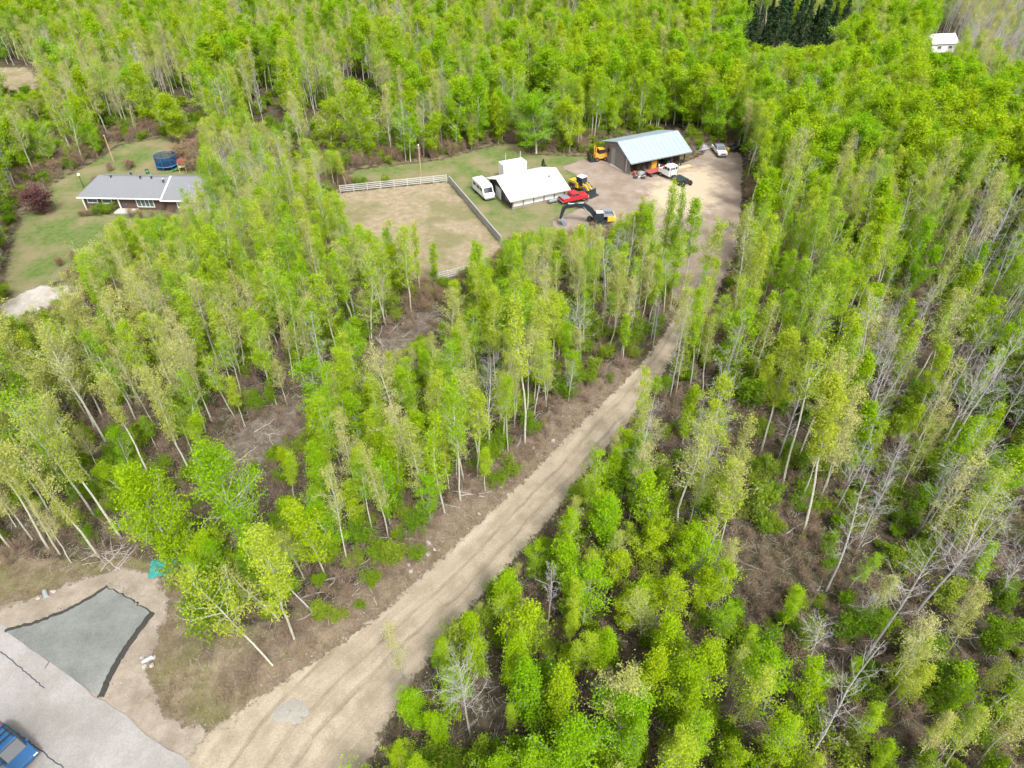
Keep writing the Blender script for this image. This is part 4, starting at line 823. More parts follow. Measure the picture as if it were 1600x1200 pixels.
def truck(loc, rz):
    t = thing('cab_truck', 'white crew cab truck with a bare black chassis beside the open shed', 'truck', loc, rz)
    MB().prism([(.6, .7), (3.6, .7), (3.75, .9), (3.7, 1.5), (2.6, 1.72), (2.1, 2.55), (.75, 2.6), (.6, 2.5)], -1.05, 1.05, .05).build('cab', WHITE, t)
    MB().box((-1.2, 0, .78), (4.2, .9, .26)).build('chassis', BLACKM, t); MB().box((-1.5, 0, 1.0), (2.6, 1.9, .12)).build('deck', BLACKM, t)
    for k in (-.6, 0, .6): MB().box((.59, k, 2.12), (.05, .46, .5)).build('rear_window', GLASS, t)
    for sy in (-1, 1):
        for x_, l_ in ((1.75, .7), (.98, .6)): MB().box((x_, sy*1.05, 2.08), (l_, .04, .5)).build('side_window', GLASS, t)
        wheel(t, 2.9, sy*.92, .46, .28); wheel(t, -2.2, sy*.95, .5, .3); wheel(t, -2.2, sy*.62, .5, .28); wheel(t, -3.2, sy*.95, .5, .3)
        MB().tube([(.35, sy*.9, .9), (.35, sy*.9, 3.1)], .07, 8).build('exhaust_stack', GALV, t); MB().box((3.73, sy*.78, 1.15), (.06, .3, .24)).build('headlight', LAMP, t); MB().box((2.2, sy*1.2, 2.0), (.08, .2, .4)).build('mirror', BLACKM, t)
    MB().add([(2.62, -.9, 1.75), (2.62, .9, 1.75), (2.18, .85, 2.46), (2.18, -.85, 2.46), (2.5, -.9, 1.72), (2.5, .9, 1.72), (2.05, .85, 2.43), (2.05, -.85, 2.43)], [(0, 1, 2, 3), (4, 7, 6, 5), (0, 4, 5, 1), (1, 5, 6, 2), (2, 6, 7, 3), (3, 7, 4, 0)]).build('windshield', GLASS, t)
    MB().box((3.8, 0, .7), (.2, 2.1, .28)).build('bumper', GALV, t); return t
p = gpos(1054, 282); truck(p, R_(122))

def excavator(loc, rz):
    t = thing('excavator', 'black and yellow tracked excavator with its boom lowered in front of the barn', 'excavator', loc, rz)
    prof = [(-1.75, .12), (-1.55, .0), (1.55, .0), (1.8, .15), (1.95, .45), (1.75, .8), (1.5, .92), (-1.5, .92), (-1.8, .8), (-1.95, .45)]
    for sy in (-1, 1):
        k = MB().prism(prof, sy*.85, sy*1.4).build('track', BLACKM, t)
        for x_ in (-1.45, -.7, 0, .7, 1.45): MB().lathe([(.1, -.06), (.26, -.05), (.26, .05), (.1, .06)], 10, 'Y', (x_, sy*1.42, .42)).build('roller', STEELG, k)
    MB().box((0, 0, .75), (1.9, 1.8, .5)).build('undercarriage', BLACKM, t)
    MB().box((-.55, 0, 1.18), (3.5, 2.5, .3)).build('deck', BLACKM, t)
    cw = MB().prism([(-2.55, 1.2), (-1.1, 1.2), (-1.1, 2.15), (-2.3, 2.15), (-2.6, 1.9)], -1.28, 1.28, .06).build('counterweight', YEL, t)
    eh = MB().box((-1.35, 0, 2.3), (1.9, 2.3, .34), taper=.93).build('engine_hood', STEELG, t)
    for k in range(4): MB().box((-1.95+k*.35, .4, 2.49), (.18, .9, .05)).build('louvre', BLACKM, eh)
    MB().box((-.1, -.8, 1.7), (1.2, .9, .75)).build('side_box', BLACKM, t)
    cb = MB().prism([(-.45, 1.33), (1.1, 1.33), (1.2, 1.9), (.9, 2.85), (-.35, 2.9), (-.45, 2.6)], .32, 1.22, .04).build('cab', BLACKM, t)
    MB().box((.25, .77, 2.93), (1.15, .85, .08)).build('cab_roof', WHITE, cb)
    for y_ in (.31, 1.225): MB().prism([(-.3, 1.75), (1.02, 1.75), (.82, 2.7), (-.25, 2.7)], y_-.015, y_+.015).build('window', GLASS, cb)
    bm = MB().bar([(.7, -.1, 1.6), (1.6, -.1, 2.9), (2.8, -.1, 3.75), (4.2, -.1, 3.95), (5.9, -.1, 3.6)], .52, [.6, .85, .95, .75, .5]).build('boom', BLACKM, t)
    MB().box((3.7, -.372, 3.9), (1.3, .02, .26), ry=.02).build('boom_plate', FENCEW, bm)
    MB().tube([(1.2, .22, 1.5), (2.9, .22, 3.6)], .07, 8).build('boom_cylinder', GALV, bm); MB().tube([(2.9, -.1, 4.3), (5.5, -.1, 4.15)], .08, 8).build('arm_cylinder', GALV, bm)
    ar = MB().bar([(5.5, -.1, 4.15), (6.2, -.1, 3.3), (6.7, -.1, 1.3)], .4, [.42, .62, .32]).build('arm', BLACKM, t)
    MB().prism([(6.75, 1.35), (6.35, 1.1), (5.75, .75), (5.6, .25), (5.95, .0), (6.4, .05), (6.3, .4), (6.55, .85)], -.7, .5).build('bucket', STEELG, t)
    for k in range(5): MB().box((6.48, -.6+k*.26, .1), (.26, .09, .09), ry=-.4).build('bucket_tooth', GALV, t)
    return t
p = gpos(936, 350); o = excavator(p, R_(183)); o.scale = (1, 1.12, .9)

def loader(loc, rz):
    t = thing('wheel_loader', 'yellow articulated wheel loader standing at the end of the white roofed barn', 'loader', loc, rz)
    MB().prism([(-3.0, .8), (-.3, .8), (-.3, 1.9), (-1.2, 2.15), (-2.9, 2.0), (-3.1, 1.5)], -.85, .85, .05).build('engine_cover', YEL, t)
    MB().box((.9, 0, 1.05), (1.9, 1.0, .7)).build('front_frame', YEL, t)
    cb = MB().prism([(-.75, 1.6), (.75, 1.6), (.85, 2.4), (.6, 3.2), (-.7, 3.25)], -.75, .75, .04).build('cab', GLASS, t); MB().box((-.05, 0, 3.3), (1.6, 1.6, .13)).build('cab_roof', WHITE, cb)
    for sx in (-.72, .68):
        for sy in (-.74, .74): MB().box((sx, sy, 2.42), (.09, .09, 1.65)).build('cab_post', BLACKM, cb)
    for sy in (-1, 1):
        wheel(t, 1.35, sy*.98, .78, .55, YEL); wheel(t, -1.75, sy*.98, .78, .55, YEL)
        MB().bar([(.6, sy*.5, 2.0), (1.6, sy*.5, 1.7), (2.9, sy*.5, .75)], .16, [.35, .42, .28]).build('lift_arm', YEL, t)
        MB().prism([(-2.6, 1.62), (-1.0, 1.62), (-.9, 1.5), (-2.7, 1.5)], sy*.7, sy*1.28).build('mudguard', BLACKM, t)
    MB().prism([(2.8, .1), (4.0, .06), (4.05, .12), (3.1, .35), (2.95, 1.1), (3.15, 1.35), (3.0, 1.4), (2.75, 1.15)], -1.25, 1.25).build('bucket', BLACKM, t)
    MB().tube([(.9, 0, 1.9), (2.8, 0, 1.3)], .09, 8).build('tilt_cylinder', GALV, t); MB().tube([(-2.0, .5, 2.0), (-2.0, .5, 2.7)], .07, 8).build('exhaust_pipe', BLACKM, t); return t
p = gpos(908, 299); loader(p, R_(-48)).scale = (.88, .88, .88)

def skid(loc, rz):
    t = thing('forklift', 'orange forklift loader with a black bucket beside the open shed', 'loader', loc, rz)
    MB().prism([(-1.5, .5), (.9, .5), (.9, 1.3), (-.2, 1.45), (-1.5, 1.5)], -.7, .7, .05).build('body', ORANGE, t)
    c = MB().box((-.3, 0, 1.85), (1.1, 1.1, .9)).build('seat_cage', BLACKM, t); MB().box((-.3, 0, 2.36), (1.3, 1.3, .08)).build('cage_roof', ORANGE, c)
    for sy in (-1, 1):
        MB().box((1.0, sy*.45, 1.5), (.16, .14, 2.7)).build('mast_rail', ORANGE, t); wheel(t, .75, sy*.8, .45, .32, ORANGE); wheel(t, -1.0, sy*.8, .38, .3, ORANGE)
    MB().prism([(1.1, .1), (2.2, .05), (2.3, 1.5), (2.2, 1.55), (2.0, .3), (1.2, .35)], -.95, .95).build('bucket', BLACKM, t); return t
p = gpos(936, 250); skid(p, R_(196))

# blue car on the road
def suv(loc, rz):
    t = thing('blue_car', 'blue hatchback with dark glass parked on the grey road', 'car', loc, rz)
    MB().prism([(-2.1, .45), (2.05, .45), (2.2, .6), (2.15, .85), (1.2, 1.02), (-2.0, 1.05), (-2.2, .85)], -.9, .9, .06).build('body', BLUE, t, bevel=.04)
    MB().prism([(1.25, 1.0), (.45, 1.55), (-1.4, 1.6), (-2.05, 1.02)], -.8, .8, .08).build('cabin', GLASS, t, bevel=.04)
    MB().prism([(.40, 1.57), (-1.35, 1.62), (-1.35, 1.66), (.35, 1.61)], -.68, .68).build('roof', BLUE, t)
    for sy in (-1, 1):
        wheel(t, 1.3, sy*.8, .33, .22); wheel(t, -1.3, sy*.8, .33, .22); MB().box((2.12, sy*.68, .78), (.1, .3, .14)).build('headlight', LAMP, t); MB().box((-2.14, sy*.72, .86), (.1, .22, .2)).build('tail_light', TAILR, t); MB().box((.85, sy*.98, 1.05), (.14, .18, .13)).build('mirror', BLUE, t)
        MB().tube([(.2, sy*.62, 1.66), (-1.2, sy*.62, 1.71)], .03, 6).build('roof_bar', BLACKM, t)
    for k in range(3): MB().box((-.1-k*.5, 0, 1.74), (.1, 1.35, .05)).build('rack_bar', BLACKM, t)
    return t
p = G(22, 1176); suv((p[0], p[1], .055), math.atan2(rd[1], rd[0]))

# clutter at the shed
def shed_xy(x, y): return (sp[0]+x*ca-y*sa, sp[1]+x*sa+y*ca, 0)
t = thing('hay_wagon', 'rusty red flat wagon under the shed eave', 'wagon', shed_xy(4.2, -2.2), BA+R_(4))
MB().box((0, 0, .85), (4.2, 1.5, .14)).build('deck', RUST, t); MB().box((1.7, 0, 1.2), (.1, 1.4, .6)).build('end_board', RUST, t); MB().bar([(-2.1, 0, .7), (-3.4, 0, .4)], .1, [.12, .1]).build('drawbar', BLACKM, t); MB().box((0, 0, .6), (3.8, .4, .36)).build('frame', BLACKM, t)
for x_ in (-1.4, 1.4):
    for sy in (-1, 1): wheel(t, x_, sy*.72, .4, .2)
def barrel(x, y, m, lab): tag(MB().lathe([(.28, 0), (.3, .03), (.29, .3), (.31, .32), (.29, .6), (.3, .86), (.26, .88)], 14).build('barrel', m, None, True), lab, 'barrel').location = shed_xy(x, y)
barrel(8.4, -.6, ORANGE, 'orange barrel under the shed eave'); barrel(9.3, .5, BLUE, 'blue barrel under the shed eave'); barrel(.3, -.9, RUST, 'rusty barrel at the shed corner'); barrel(6.6, -.3, WHITE, 'white barrel next to the red wagon')
for k, (x_, y_) in enumerate(((-.2, -2.0), (1.0, -2.8), (11.3, -.4))):
    t = thing('loose_tyre', ('black tyre lying at the shed corner', 'black tyre lying in front of the red wagon', 'black tyre lying under the shed eave')[k], 'tyre', shed_xy(x_, y_)); o = MB().lathe([(.26, .0), (.46, .02), (.5, .1), (.46, .22), (.26, .24)], 16).build('tread', RUBBER, t, True); MB().lathe([(.25, .05), (.25, .18)], 14).build('rim', GALV, t)
t = thing('lumber_stack', 'stack of pale lumber lying beside the open shed', 'lumber', shed_xy(11.2, -1.9), BA)
for k in range(6): o = MB().box(((k % 2)*.15, (k % 3)*.32-.32, .08+.13*(k//3)), (3.4, .28, .11)).build('plank', TAN, t)
t = thing('yellow_cabinet', 'yellow tool cabinet under the shed beam', 'cabinet', shed_xy(5.4, .3), BA); MB().box((0, 0, .85), (1.2, .8, 1.7)).build('case', YEL, t, bevel=.03); MB().box((-.3, -.42, .85), (.55, .04, 1.5)).build('door', ORANGE, t); MB().box((.3, -.42, .85), (.55, .04, 1.5)).build('door', ORANGE, t)
t = thing('small_tractor', 'small grey tractor standing inside the open shed', 'tractor', shed_xy(10.2, 2.2), BA-R_(90))
MB().prism([(-.2, .6), (1.5, .6), (1.5, 1.2), (-.2, 1.3)], -.35, .35, .05).build('hood', RUST, t); MB().box((-.5, 0, 1.1), (.5, .5, .5)).build('seat', BLACKM, t)
for sy in (-1, 1): wheel(t, -.6, sy*.65, .62, .35); wheel(t, 1.2, sy*.55, .36, .2)
t = thing('snow_machine', 'white and silver scrap machine lying at the shed front', 'machine', shed_xy(1.6, -1.5), BA); MB().prism([(-.9, .1), (.9, .1), (.7, .7), (0, .95), (-.8, .6)], -.4, .4, .08).build('body', GALV, t); MB().box((.2, 0, .95), (.5, .5, .2)).build('seat', BLACKM, t); MB().box((-.2, .5, .06), (2.0, .12, .08)).build('ski', WHITE, t); MB().box((-.2, -.5, .06), (2.0, .12, .08)).build('ski', WHITE, t)
# junk pile under a faded tarp, drum and black bin by the trees
p = gpos(1093, 231); t = thing('tarp_pile', 'low pile of junk under a faded lilac tarp by the trees', 'pile', p, R_(20)); r = np.random.default_rng(3)
b = MB(); nx, ny = 14, 10
b.add([(-1.7+3.4*i/(nx-1), -1.2+2.4*j/(ny-1), max(.0, .75*(1-((i/(nx-1)-.5)*2)**4)*(1-((j/(ny-1)-.5)*2)**4)+.12*r.normal()) if 0 < i < nx-1 and 0 < j < ny-1 else 0.0) for j in range(ny) for i in range(nx)], [(j*nx+i, j*nx+i+1, (j+1)*nx+i+1, (j+1)*nx+i) for j in range(ny-1) for i in range(nx-1)]); b.build('tarp', PURPT, t)
for k in range(3): MB().tube([(-1.6+k*.3, -1.3-.1*k, .08), (1.7, -1.0-.25*k, .1)], .06, 6).build('pole', GALV, t)
tag(MB().lathe([(.29, 0), (.3, .45), (.31, .5), (.3, .85), (.26, .88)], 14).build('barrel', YEL, None, True), 'yellow barrel beside the white pickup', 'barrel').location = gpos(1137, 238)
t = thing('black_trailer', 'low black utility trailer in the shade of the trees', 'trailer', gpos(1148, 236), R_(40)); MB().box((0, 0, .65), (2.6, 1.5, .12)).build('deck', BLACKM, t); MB().box((0, -.74, .9), (2.6, .05, .4)).build('side_board', BLACKM, t); MB().box((0, .74, .9), (2.6, .05, .4)).build('side_board', BLACKM, t); wheel(t, 0, .86, .34, .2); wheel(t, 0, -.86, .34, .2); MB().bar([(1.2, 0, .6), (2.3, 0, .36)], .09, [.1, .1]).build('drawbar', BLACKM, t)
t = thing('digging_bucket', 'spare grey excavator bucket lying below the boom', 'bucket', gpos(908, 358), R_(60)); MB().prism([(-.5, .0), (.5, .0), (.75, .35), (.6, .8), (.45, .75), (.35, .25), (-.3, .2), (-.45, .7), (-.6, .7), (-.65, .2)], -.6, .6).build('shell', STEELG, t); MB().box((-.5, 0, .85), (.2, .8, .3)).build('hinge', YEL, t)
t = thing('fuel_tank', 'dark horizontal fuel tank on the grass by the barn wall', 'tank', barn_xy(7.7, -.9)+(0,), BA); MB().lathe([(.1, -.85), (.33, -.8), (.36, -.7), (.36, .7), (.33, .8), (.1, .85)], 14, 'X', (0, 0, .5)).build('drum', STEELG, t, True)
for x_ in (-.5, .5): MB().box((x_, 0, .1), (.12, .6, .22)).build('stand', DARKWOOD, t)

# ------------------------------------------------------------------ fences and poles
def fence(label, pts, mat, nr, hh, gap, name='board_fence', postm=None, rw=.15, double=False):
    P_ = [np.array(gpos(*q)) for q in pts]; t = thing(name, label, 'fence', tuple(P_[0])); o0 = P_[0]
    pm = MB().box((0, 0, hh/2-.05), (.14, .14, hh+.1)).mesh('post', postm or mat)
    for a_, b_ in zip(P_[:-1], P_[1:]):
        L = np.linalg.norm((b_-a_)[:2]); n = max(1, round(L/gap)); az = math.atan2(b_[1]-a_[1], b_[0]-a_[0]); rm = MB().box((0, 0, 0), (L/n+.02, .045, rw)).mesh('rail', mat); nrm = np.array([math.sin(az), -math.cos(az), 0])
        for i in range(n+1): link('post', pm, t, tuple(a_+(b_-a_)*i/n-o0), (0, 0, az))
        for i in range(n):
            m = a_+(b_-a_)*(i+.5)/n-o0
            for k in range(nr):
                for s_ in ((-1, 1) if double else (1,)): q = m+nrm*.09*s_; link('rail', rm, t, (q[0], q[1], q[2]+hh*(.22+.72*k/(nr-1))), (random.gauss(0, .03), random.gauss(0, .006), az))
        if double:
            cm = MB().box((0, 0, 0), (L/n, .16, .04)).mesh('cap_board', mat)
            for i in range(n): m = a_+(b_-a_)*(i+.5)/n-o0; link('cap_board', cm, t, (m[0], m[1], m[2]+hh+.03), (0, 0, az))
    return t
fence('white four rail board fence along the far side of the paddock', [(532, 301), (698, 284)], FENCEW, 4, 1.45, 2.4)
fence('grey weathered rail fence running beside the camper van', [(702, 286), (740, 331), (783, 382)], FENCEG, 4, 1.4, 2.5, 'rail_fence', None, .13, True)
fence('whitish rail fence half hidden behind treetops at the near paddock side', [(680, 440), (760, 419)], FENCEW, 4, 1.4, 2.2)
def pole(px, topv, lab, arm):
    b, hh = height_for(px, topv); t = thing('utility_pole', lab, 'pole', (b[0], b[1], hz(b[0], b[1]))); MB().tube([(0, 0, -.3), (0, 0, hh*.5), (0, 0, hh)], [.15, .13, .10], 10).build('post', POLEW, t)
    if arm: MB().tube([(-.35, 0, hh-.4), (.35, 0, hh-.3)], .05, 6).build('bracket', GALV, t); MB().lathe([(.05, 0), (.11, .05), (.11, .28), (.05, .32)], 10, c=(.0, 0, hh-.02)).build('insulator', WHITE, t, True)
    else: MB().lathe([(.05, 0), (.08, .05), (.04, .2)], 8, c=(0, 0, hh-.02)).build('insulator', WHITE, t, True)
pole((659, 286), 228, 'wooden utility pole behind the white board fence', True); pole((178, 253), 212, 'leaning wooden pole on the lawn behind the bungalow', False)
b_, hh = height_for((131, 293), 274); t = thing('yard_lamp', 'black yard lamp post with white head beside the bungalow', 'lamp', tuple(b_)); MB().tube([(0, 0, -.1), (0, 0, hh)], .06, 8).build('post', BLACKM, t); MB().box((0, 0, hh+.2), (.4, .4, .34), taper=.75).build('lamp_head', WHITE, t)
for u_, v_, hh_ in ((790, 252, 1.7), (813, 250, 1.8)): tag(MB().box((0, 0, hh_/2-.05), (.14, .14, hh_+.1)).build('marker_post', FENCEW), 'white wooden post standing in the grass behind the box trailer', 'post', 'white posts behind the trailer').location = gpos(u_, v_)

# ------------------------------------------------------------------ garden things
NETM, n_, o_ = newmat('trampoline_net'); tr_ = N(n_, 'ShaderNodeBsdfTransparent'); df_ = N(n_, 'ShaderNodeBsdfDiffuse'); df_.inputs[0].default_value = (.01, .035, .08, 1); mx_ = N(n_, 'ShaderNodeMixShader'); mx_.inputs[0].default_value = .6
n_.links.new(tr_.outputs[0], mx_.inputs[1]); n_.links.new(df_.outputs[0], mx_.inputs[2]); n_.links.new(mx_.outputs[0], o_.inputs[0])
t = thing('trampoline', 'round blue trampoline with dark safety net on the back lawn', 'trampoline', gpos(263, 262)); n = 24
def ringpts(r, z, n=24): return [(r*math.cos(2*math.pi*k/n), r*math.sin(2*math.pi*k/n), z) for k in range(n+1)]
MB().lathe([(1.6, .80), (1.62, .82)], n).build('jumping_mat', BLACKM, t)
b = MB(); b.add(ringpts(1.6, .88)+ringpts(2.15, .88)+ringpts(2.2, .78)+ringpts(1.6, .78), [(k+j*25, k+1+j*25, k+1+((j+1) % 4)*25, k+((j+1) % 4)*25) for k in range(24) for j in range(4)]); b.build('edge_pad', BLUEP, t)
b = MB(); b.add(ringpts(2.02, .88)+ringpts(2.02, 2.6), [(k, k+1, k+26, k+25) for k in range(24)]); b.build('safety_net', NETM, t)
MB().tube(ringpts(2.05, 2.6), .05, 6).build('top_ring', BLUEP, t)
for k in range(8):
    t_ = 2*math.pi*k/8; c_, s_ = math.cos(t_), math.sin(t_); MB().tube([(2.1*c_, 2.1*s_, .0), (2.1*c_, 2.1*s_, 2.65)], .045, 6).build('net_pole', BLUEP, t)
t = thing('play_set', 'small wooden play set with red roof and green slide', 'play set', gpos(287, 267), R_(15))
for x_ in (-.6, .6):
    for y_ in (-.6, .6): MB().box((x_, y_, .95), (.1, .1, 2.0)).build('post', TAN, t)
MB().box((0, 0, 1.0), (1.3, 1.3, .08)).build('platform', TAN, t); MB().prism([(-.8, 1.9), (.8, 1.9), (0, 2.5)], -.75, .75).build('roof', RUST, t)
MB().add([(-.65, -.3, 1.0), (-.65, .3, 1.0), (-2.3, .3, .08), (-2.3, -.3, .08), (-.65, -.3, .93), (-.65, .3, .93), (-2.3, .3, .0), (-2.3, -.3, .0)], [(0, 1, 2, 3), (4, 7, 6, 5), (0, 4, 5, 1), (1, 5, 6, 2), (2, 6, 7, 3), (3, 7, 4, 0)]).build('slide', GREENP, t)
t = thing('compost_bin', 'dark green compost bin on the lawn near the trampoline', 'bin', gpos(231, 271)); MB().lathe([(.36, 0), (.3, .75)], 12).build('bin_body', GREENP, t, True); MB().lathe([(.33, .75), (.28, .85), (.05, .9)], 12).build('lid', BLACKM, t, True)
t = thing('picnic_table', 'white picnic table at the edge of the bare ground by the lawn', 'table', gpos(31, 300), R_(20)); MB().box((0, 0, .74), (1.8, .75, .06)).build('table_top', WHITE, t)
for sy in (-1, 1): MB().box((0, sy*.7, .45), (1.8, .28, .05)).build('bench', WHITE, t)
for x_ in (-.65, .65): MB().bar([(x_, -.7, .0), (x_+.0001, -.7, .001)], .01, [.01, .01]); MB().box((x_, 0, .42), (.08, 1.3, .08)).build('brace', WHITE, t); MB().box((x_, -.45, .36), (.08, .1, .76)).build('leg', WHITE, t); MB().box((x_, .45, .36), (.08, .1, .76)).build('leg', WHITE, t)
b_ = G(346, 358); t = thing('satellite_dish', 'white satellite dish on a post among the treetops by the bungalow', 'dish', (b_[0], b_[1], hz(b_[0], b_[1]))); MB().tube([(0, 0, -.1), (0, 0, 2.6)], .05, 8).build('mast', GALV, t); o = MB().lathe([(.05, 0), (.5, .06), (.9, .22), (.92, .25), (.5, .1), (.05, .04)], 20).build('dish', WHITE, t, True); o.location = (0, -.1, 2.7); o.rotation_euler = (R_(55), 0, 0)
MB().tube([(0, -.1, 2.7), (0, -.75, 3.0)], .03, 6).build('feed_arm', GALV, t)

# shrubs
CATN.update(brown_shrub=('brown_shrub', 'shrub'), purple_shrub=('purple_shrub', 'shrub'), green_shrub=('green_shrub', 'shrub'), brush=('brush', 'shrub'))
for u_, v_, hh in ((330, 935, 3.4), (300, 912, 2.6), (368, 955, 3.2), (345, 985, 2.6), (395, 930, 3.0), (315, 960, 2.4)): put_tree('green_shrub', *gpos(u_, v_), hh, 'dense dark green bush below the round lime poplar', 'green bushes below the lime poplar', wide=1.1)
p = gpos(72, 332); put_tree('purple_shrub', *p, 4.8, 'purple leaved ornamental shrub on the lawn beside the bungalow', wide=1.45)
for u_, v_, hh in ((283, 252, 3.2), (300, 248, 3.6), (318, 258, 3.4), (302, 266, 2.8), (330, 268, 3.2), (340, 250, 3.4)): put_tree('brown_shrub', *gpos(u_, v_), hh, 'brown leafless shrub in the thicket behind the trampoline', 'brown shrubs behind the trampoline', wide=1.7)
for u_, v_, hh in ((172, 268, 1.9), (200, 266, 2.2), (207, 262, 1.8)): put_tree('brown_shrub', *gpos(u_, v_), hh, 'low brown shrub behind the bungalow roof', 'low brown shrubs behind the bungalow')
for u_, v_, hh in ((45, 268, 2.6), (62, 272, 2.8), (78, 268, 2.4), (92, 265, 2.0), (30, 282, 2.2)): put_tree('brown_shrub', *gpos(u_, v_), hh, 'grey brown leafless shrub at the far edge of the lawn', 'leafless shrubs edging the lawn', wide=1.2)
for u_, v_, hh in ((128, 338, 1.2), (140, 337, 1.3), (152, 335, 1.4)): put_tree('brown_shrub', *gpos(u_, v_), hh, 'clipped dark hedge shrub along the bungalow wall', 'hedge shrubs at the bungalow wall', wide=1.3)
for u_, v_, hh in ((160, 334, 1.6), (172, 333, 1.5)): put_tree('green_shrub', *gpos(u_, v_), hh, 'rounded green shrub against the bungalow wall', 'green shrubs at the bungalow wall')
for u_, v_, hh in ((205, 340, 1.6), (222, 343, 1.8), (242, 346, 1.9), (95, 415, 1.6), (118, 408, 1.8), (135, 405, 1.5)): put_tree('brown_shrub', *gpos(u_, v_), hh, 'low dark shrub in the front garden bed of the bungalow', 'garden bed shrubs')
put_tree('spruce', *gpos(848, 268), 2.6, 'tiny dark spruce behind the white roofed barn', wide=1.2)
for k in range(30):
    u_ = 1150+k*5.8+random.uniform(-9, 9); v_ = random.uniform(58, 94); p = gpos(u_, v_); put_tree('spruce', *p, random.uniform(7, 17), LOOK['spruce']+' in the dark row on the skyline', 'dark spruces on the skyline')

# ------------------------------------------------------------------ roadside details
def culvert(px, rz, m, lab):
    t = thing('culvert_pipe', lab, 'culvert', gpos(*px), rz); t.scale = (.62, 1.1, 1.1); prof = []
    for k in range(15): prof.append((.20 if k % 2 else .18, -.8+k*.1))
    MB().lathe(prof, 16, 'X', (0, 0, .08)).build('barrel_wall', m, t, True); MB().lathe([(.22, .52), (.23, .62), (.17, .62), (.17, .5)], 16, 'X', (0, 0, .08)).build('collar', m, t, True)
culvert((72, 930), R_(-50), GALV, 'pale culvert pipe end sticking out of the gravel verge'); culvert((230, 1032), R_(215), GALV, 'grey metal culvert pipe among stones beside the apron')
def rock(x, y, s_, lab, grp, seed):
    r = np.random.default_rng(seed); b = MB(); vs_ = []
    for i in range(5):
        for k in range(8):
            a1, a2 = math.pi*(i+.5)/5, 2*math.pi*k/8; q = s_*(1+.22*r.normal()); vs_.append((q*math.sin(a1)*math.cos(a2), q*math.sin(a1)*math.sin(a2)*.8, q*.6*math.cos(a1)+s_*.3))
    b.add(vs_, [(i*8+k, i*8+(k+1) % 8, (i+1)*8+(k+1) % 8, (i+1)*8+k) for i in range(4) for k in range(8)]+[tuple(range(8)), tuple(range(32, 40))[::-1]])
    o = tag(b.build('rock', ROCK), lab, 'rock', grp); o.location = (x, y, hz(x, y)); o.rotation_euler = (0, 0, r.uniform(0, 6))
for k, (u_, v_) in enumerate(((222, 1028), (238, 1040), (226, 1042), (240, 1028), (60, 936), (84, 925))): p = G(u_, v_); rock(p[0], p[1], random.uniform(.14, .26), 'grey field stone beside a culvert pipe', 'stones at the culverts', k)
for k in range(10): p = G(random.uniform(700, 1000), 0); u_ = random.uniform(0, 1); i = random.randrange(5, 9); q = TRACK_L[i]+(TRACK_L[i+1]-TRACK_L[i])*u_+np.array([-.7, .5])*random.uniform(.6, 2.5); rock(q[0], q[1], random.uniform(.15, .32), 'pale stone lying on the earth bank of the track', 'stones on the bank', 40+k)
p = gpos(262, 886); t = thing('turquoise_tarp', 'crumpled turquoise tarp under the round lime poplar', 'tarp', p, R_(15)); r = np.random.default_rng(9); b = MB(); nx, ny = 20, 14
b.add([(-1.5+3.0*i/(nx-1)+.05*r.normal(), -1.0+2.0*j/(ny-1)+.05*r.normal(), .10+.45*max(0, math.sin(i*.55+.3*math.sin(j)))*math.sin(math.pi*j/(ny-1))*math.sin(math.pi*i/(nx-1))+.05*r.random()) for j in range(ny) for i in range(nx)], [(j*nx+i, j*nx+i+1, (j+1)*nx+i+1, (j+1)*nx+i) for j in range(ny-1) for i in range(nx-1)])
o = b.build('sheet', TEAL, t); md = o.modifiers.new('s', 'SOLIDIFY'); md.thickness = .015
p = gpos(455, 1112); b = MB(); r = np.random.default_rng(2); n, m = 20, 6
vs_ = [(1.7*(i/(m-1))*math.cos(2*math.pi*k/n)*(1+.05*r.normal()), 1.2*(i/(m-1))*math.sin(2*math.pi*k/n)*(1+.05*r.normal()), .12*math.cos(math.pi/2*i/(m-1))+(.025*r.normal() if i < m-1 else -.02)) for i in range(m) for k in range(n)]
b.add(vs_, [(i*n+k, i*n+(k+1) % n, (i+1)*n+(k+1) % n, (i+1)*n+k) for i in range(m-1) for k in range(n)]); tag(b.build('gravel_heap', HEAPM, None, True), 'low heap of grey gravel on the dirt track near the road', 'gravel heap').location = p

# fallen logs, each its own thing
LOGM = []
for k in range(6):
    r = random.Random(k); pts_ = [(x_, r.gauss(0, .10), r.uniform(.0, .05)) for x_ in np.linspace(-2.2, 2.2, 6)]; b = MB().tube(pts_, [.085, .08, .07, .06, .05, .03], 7)
    for j in range(3): x_ = r.uniform(-1, 1.8); b.tube([(x_, 0, .03), (x_+.3, r.choice((-1, 1))*r.uniform(.3, .8), r.uniform(.1, .5))], [.03, .012], 4)
    LOGM.append(b.mesh('fallen_log', WOOD_LOG))
def log_at(x, y, lab, grp, az=None):
    z = hz(x, y); az = random.uniform(0, math.pi) if az is None else az; s_ = random.uniform(.3, .85); dx, dy = math.cos(az)*1.6*s_, math.sin(az)*1.6*s_
    za, zb = hz(x-dx, y-dy), hz(x+dx, y+dy); o = link('fallen_log', random.choice(LOGM), None, (x, y, max(z, (za+zb)/2)+.04), (0, -math.atan2(zb-za, 3.2*s_), az)); o.scale = (s_, s_, s_); tag(o, lab, 'log', grp)
rr = random.Random(12)
for k in range(46):
    i = rr.randrange(3, 10); q = TRACK_L[i]+(TRACK_L[i+1]-TRACK_L[i])*rr.random(); d = TRACK_L[i+1]-TRACK_L[i]; nn = np.array([-d[1], d[0]])/np.linalg.norm(d); q = q+nn*rr.uniform(1.6, 6.0); log_at(q[0], q[1], 'bleached fallen stem lying at the foot of the trees on the track bank', 'fallen stems on the track bank')
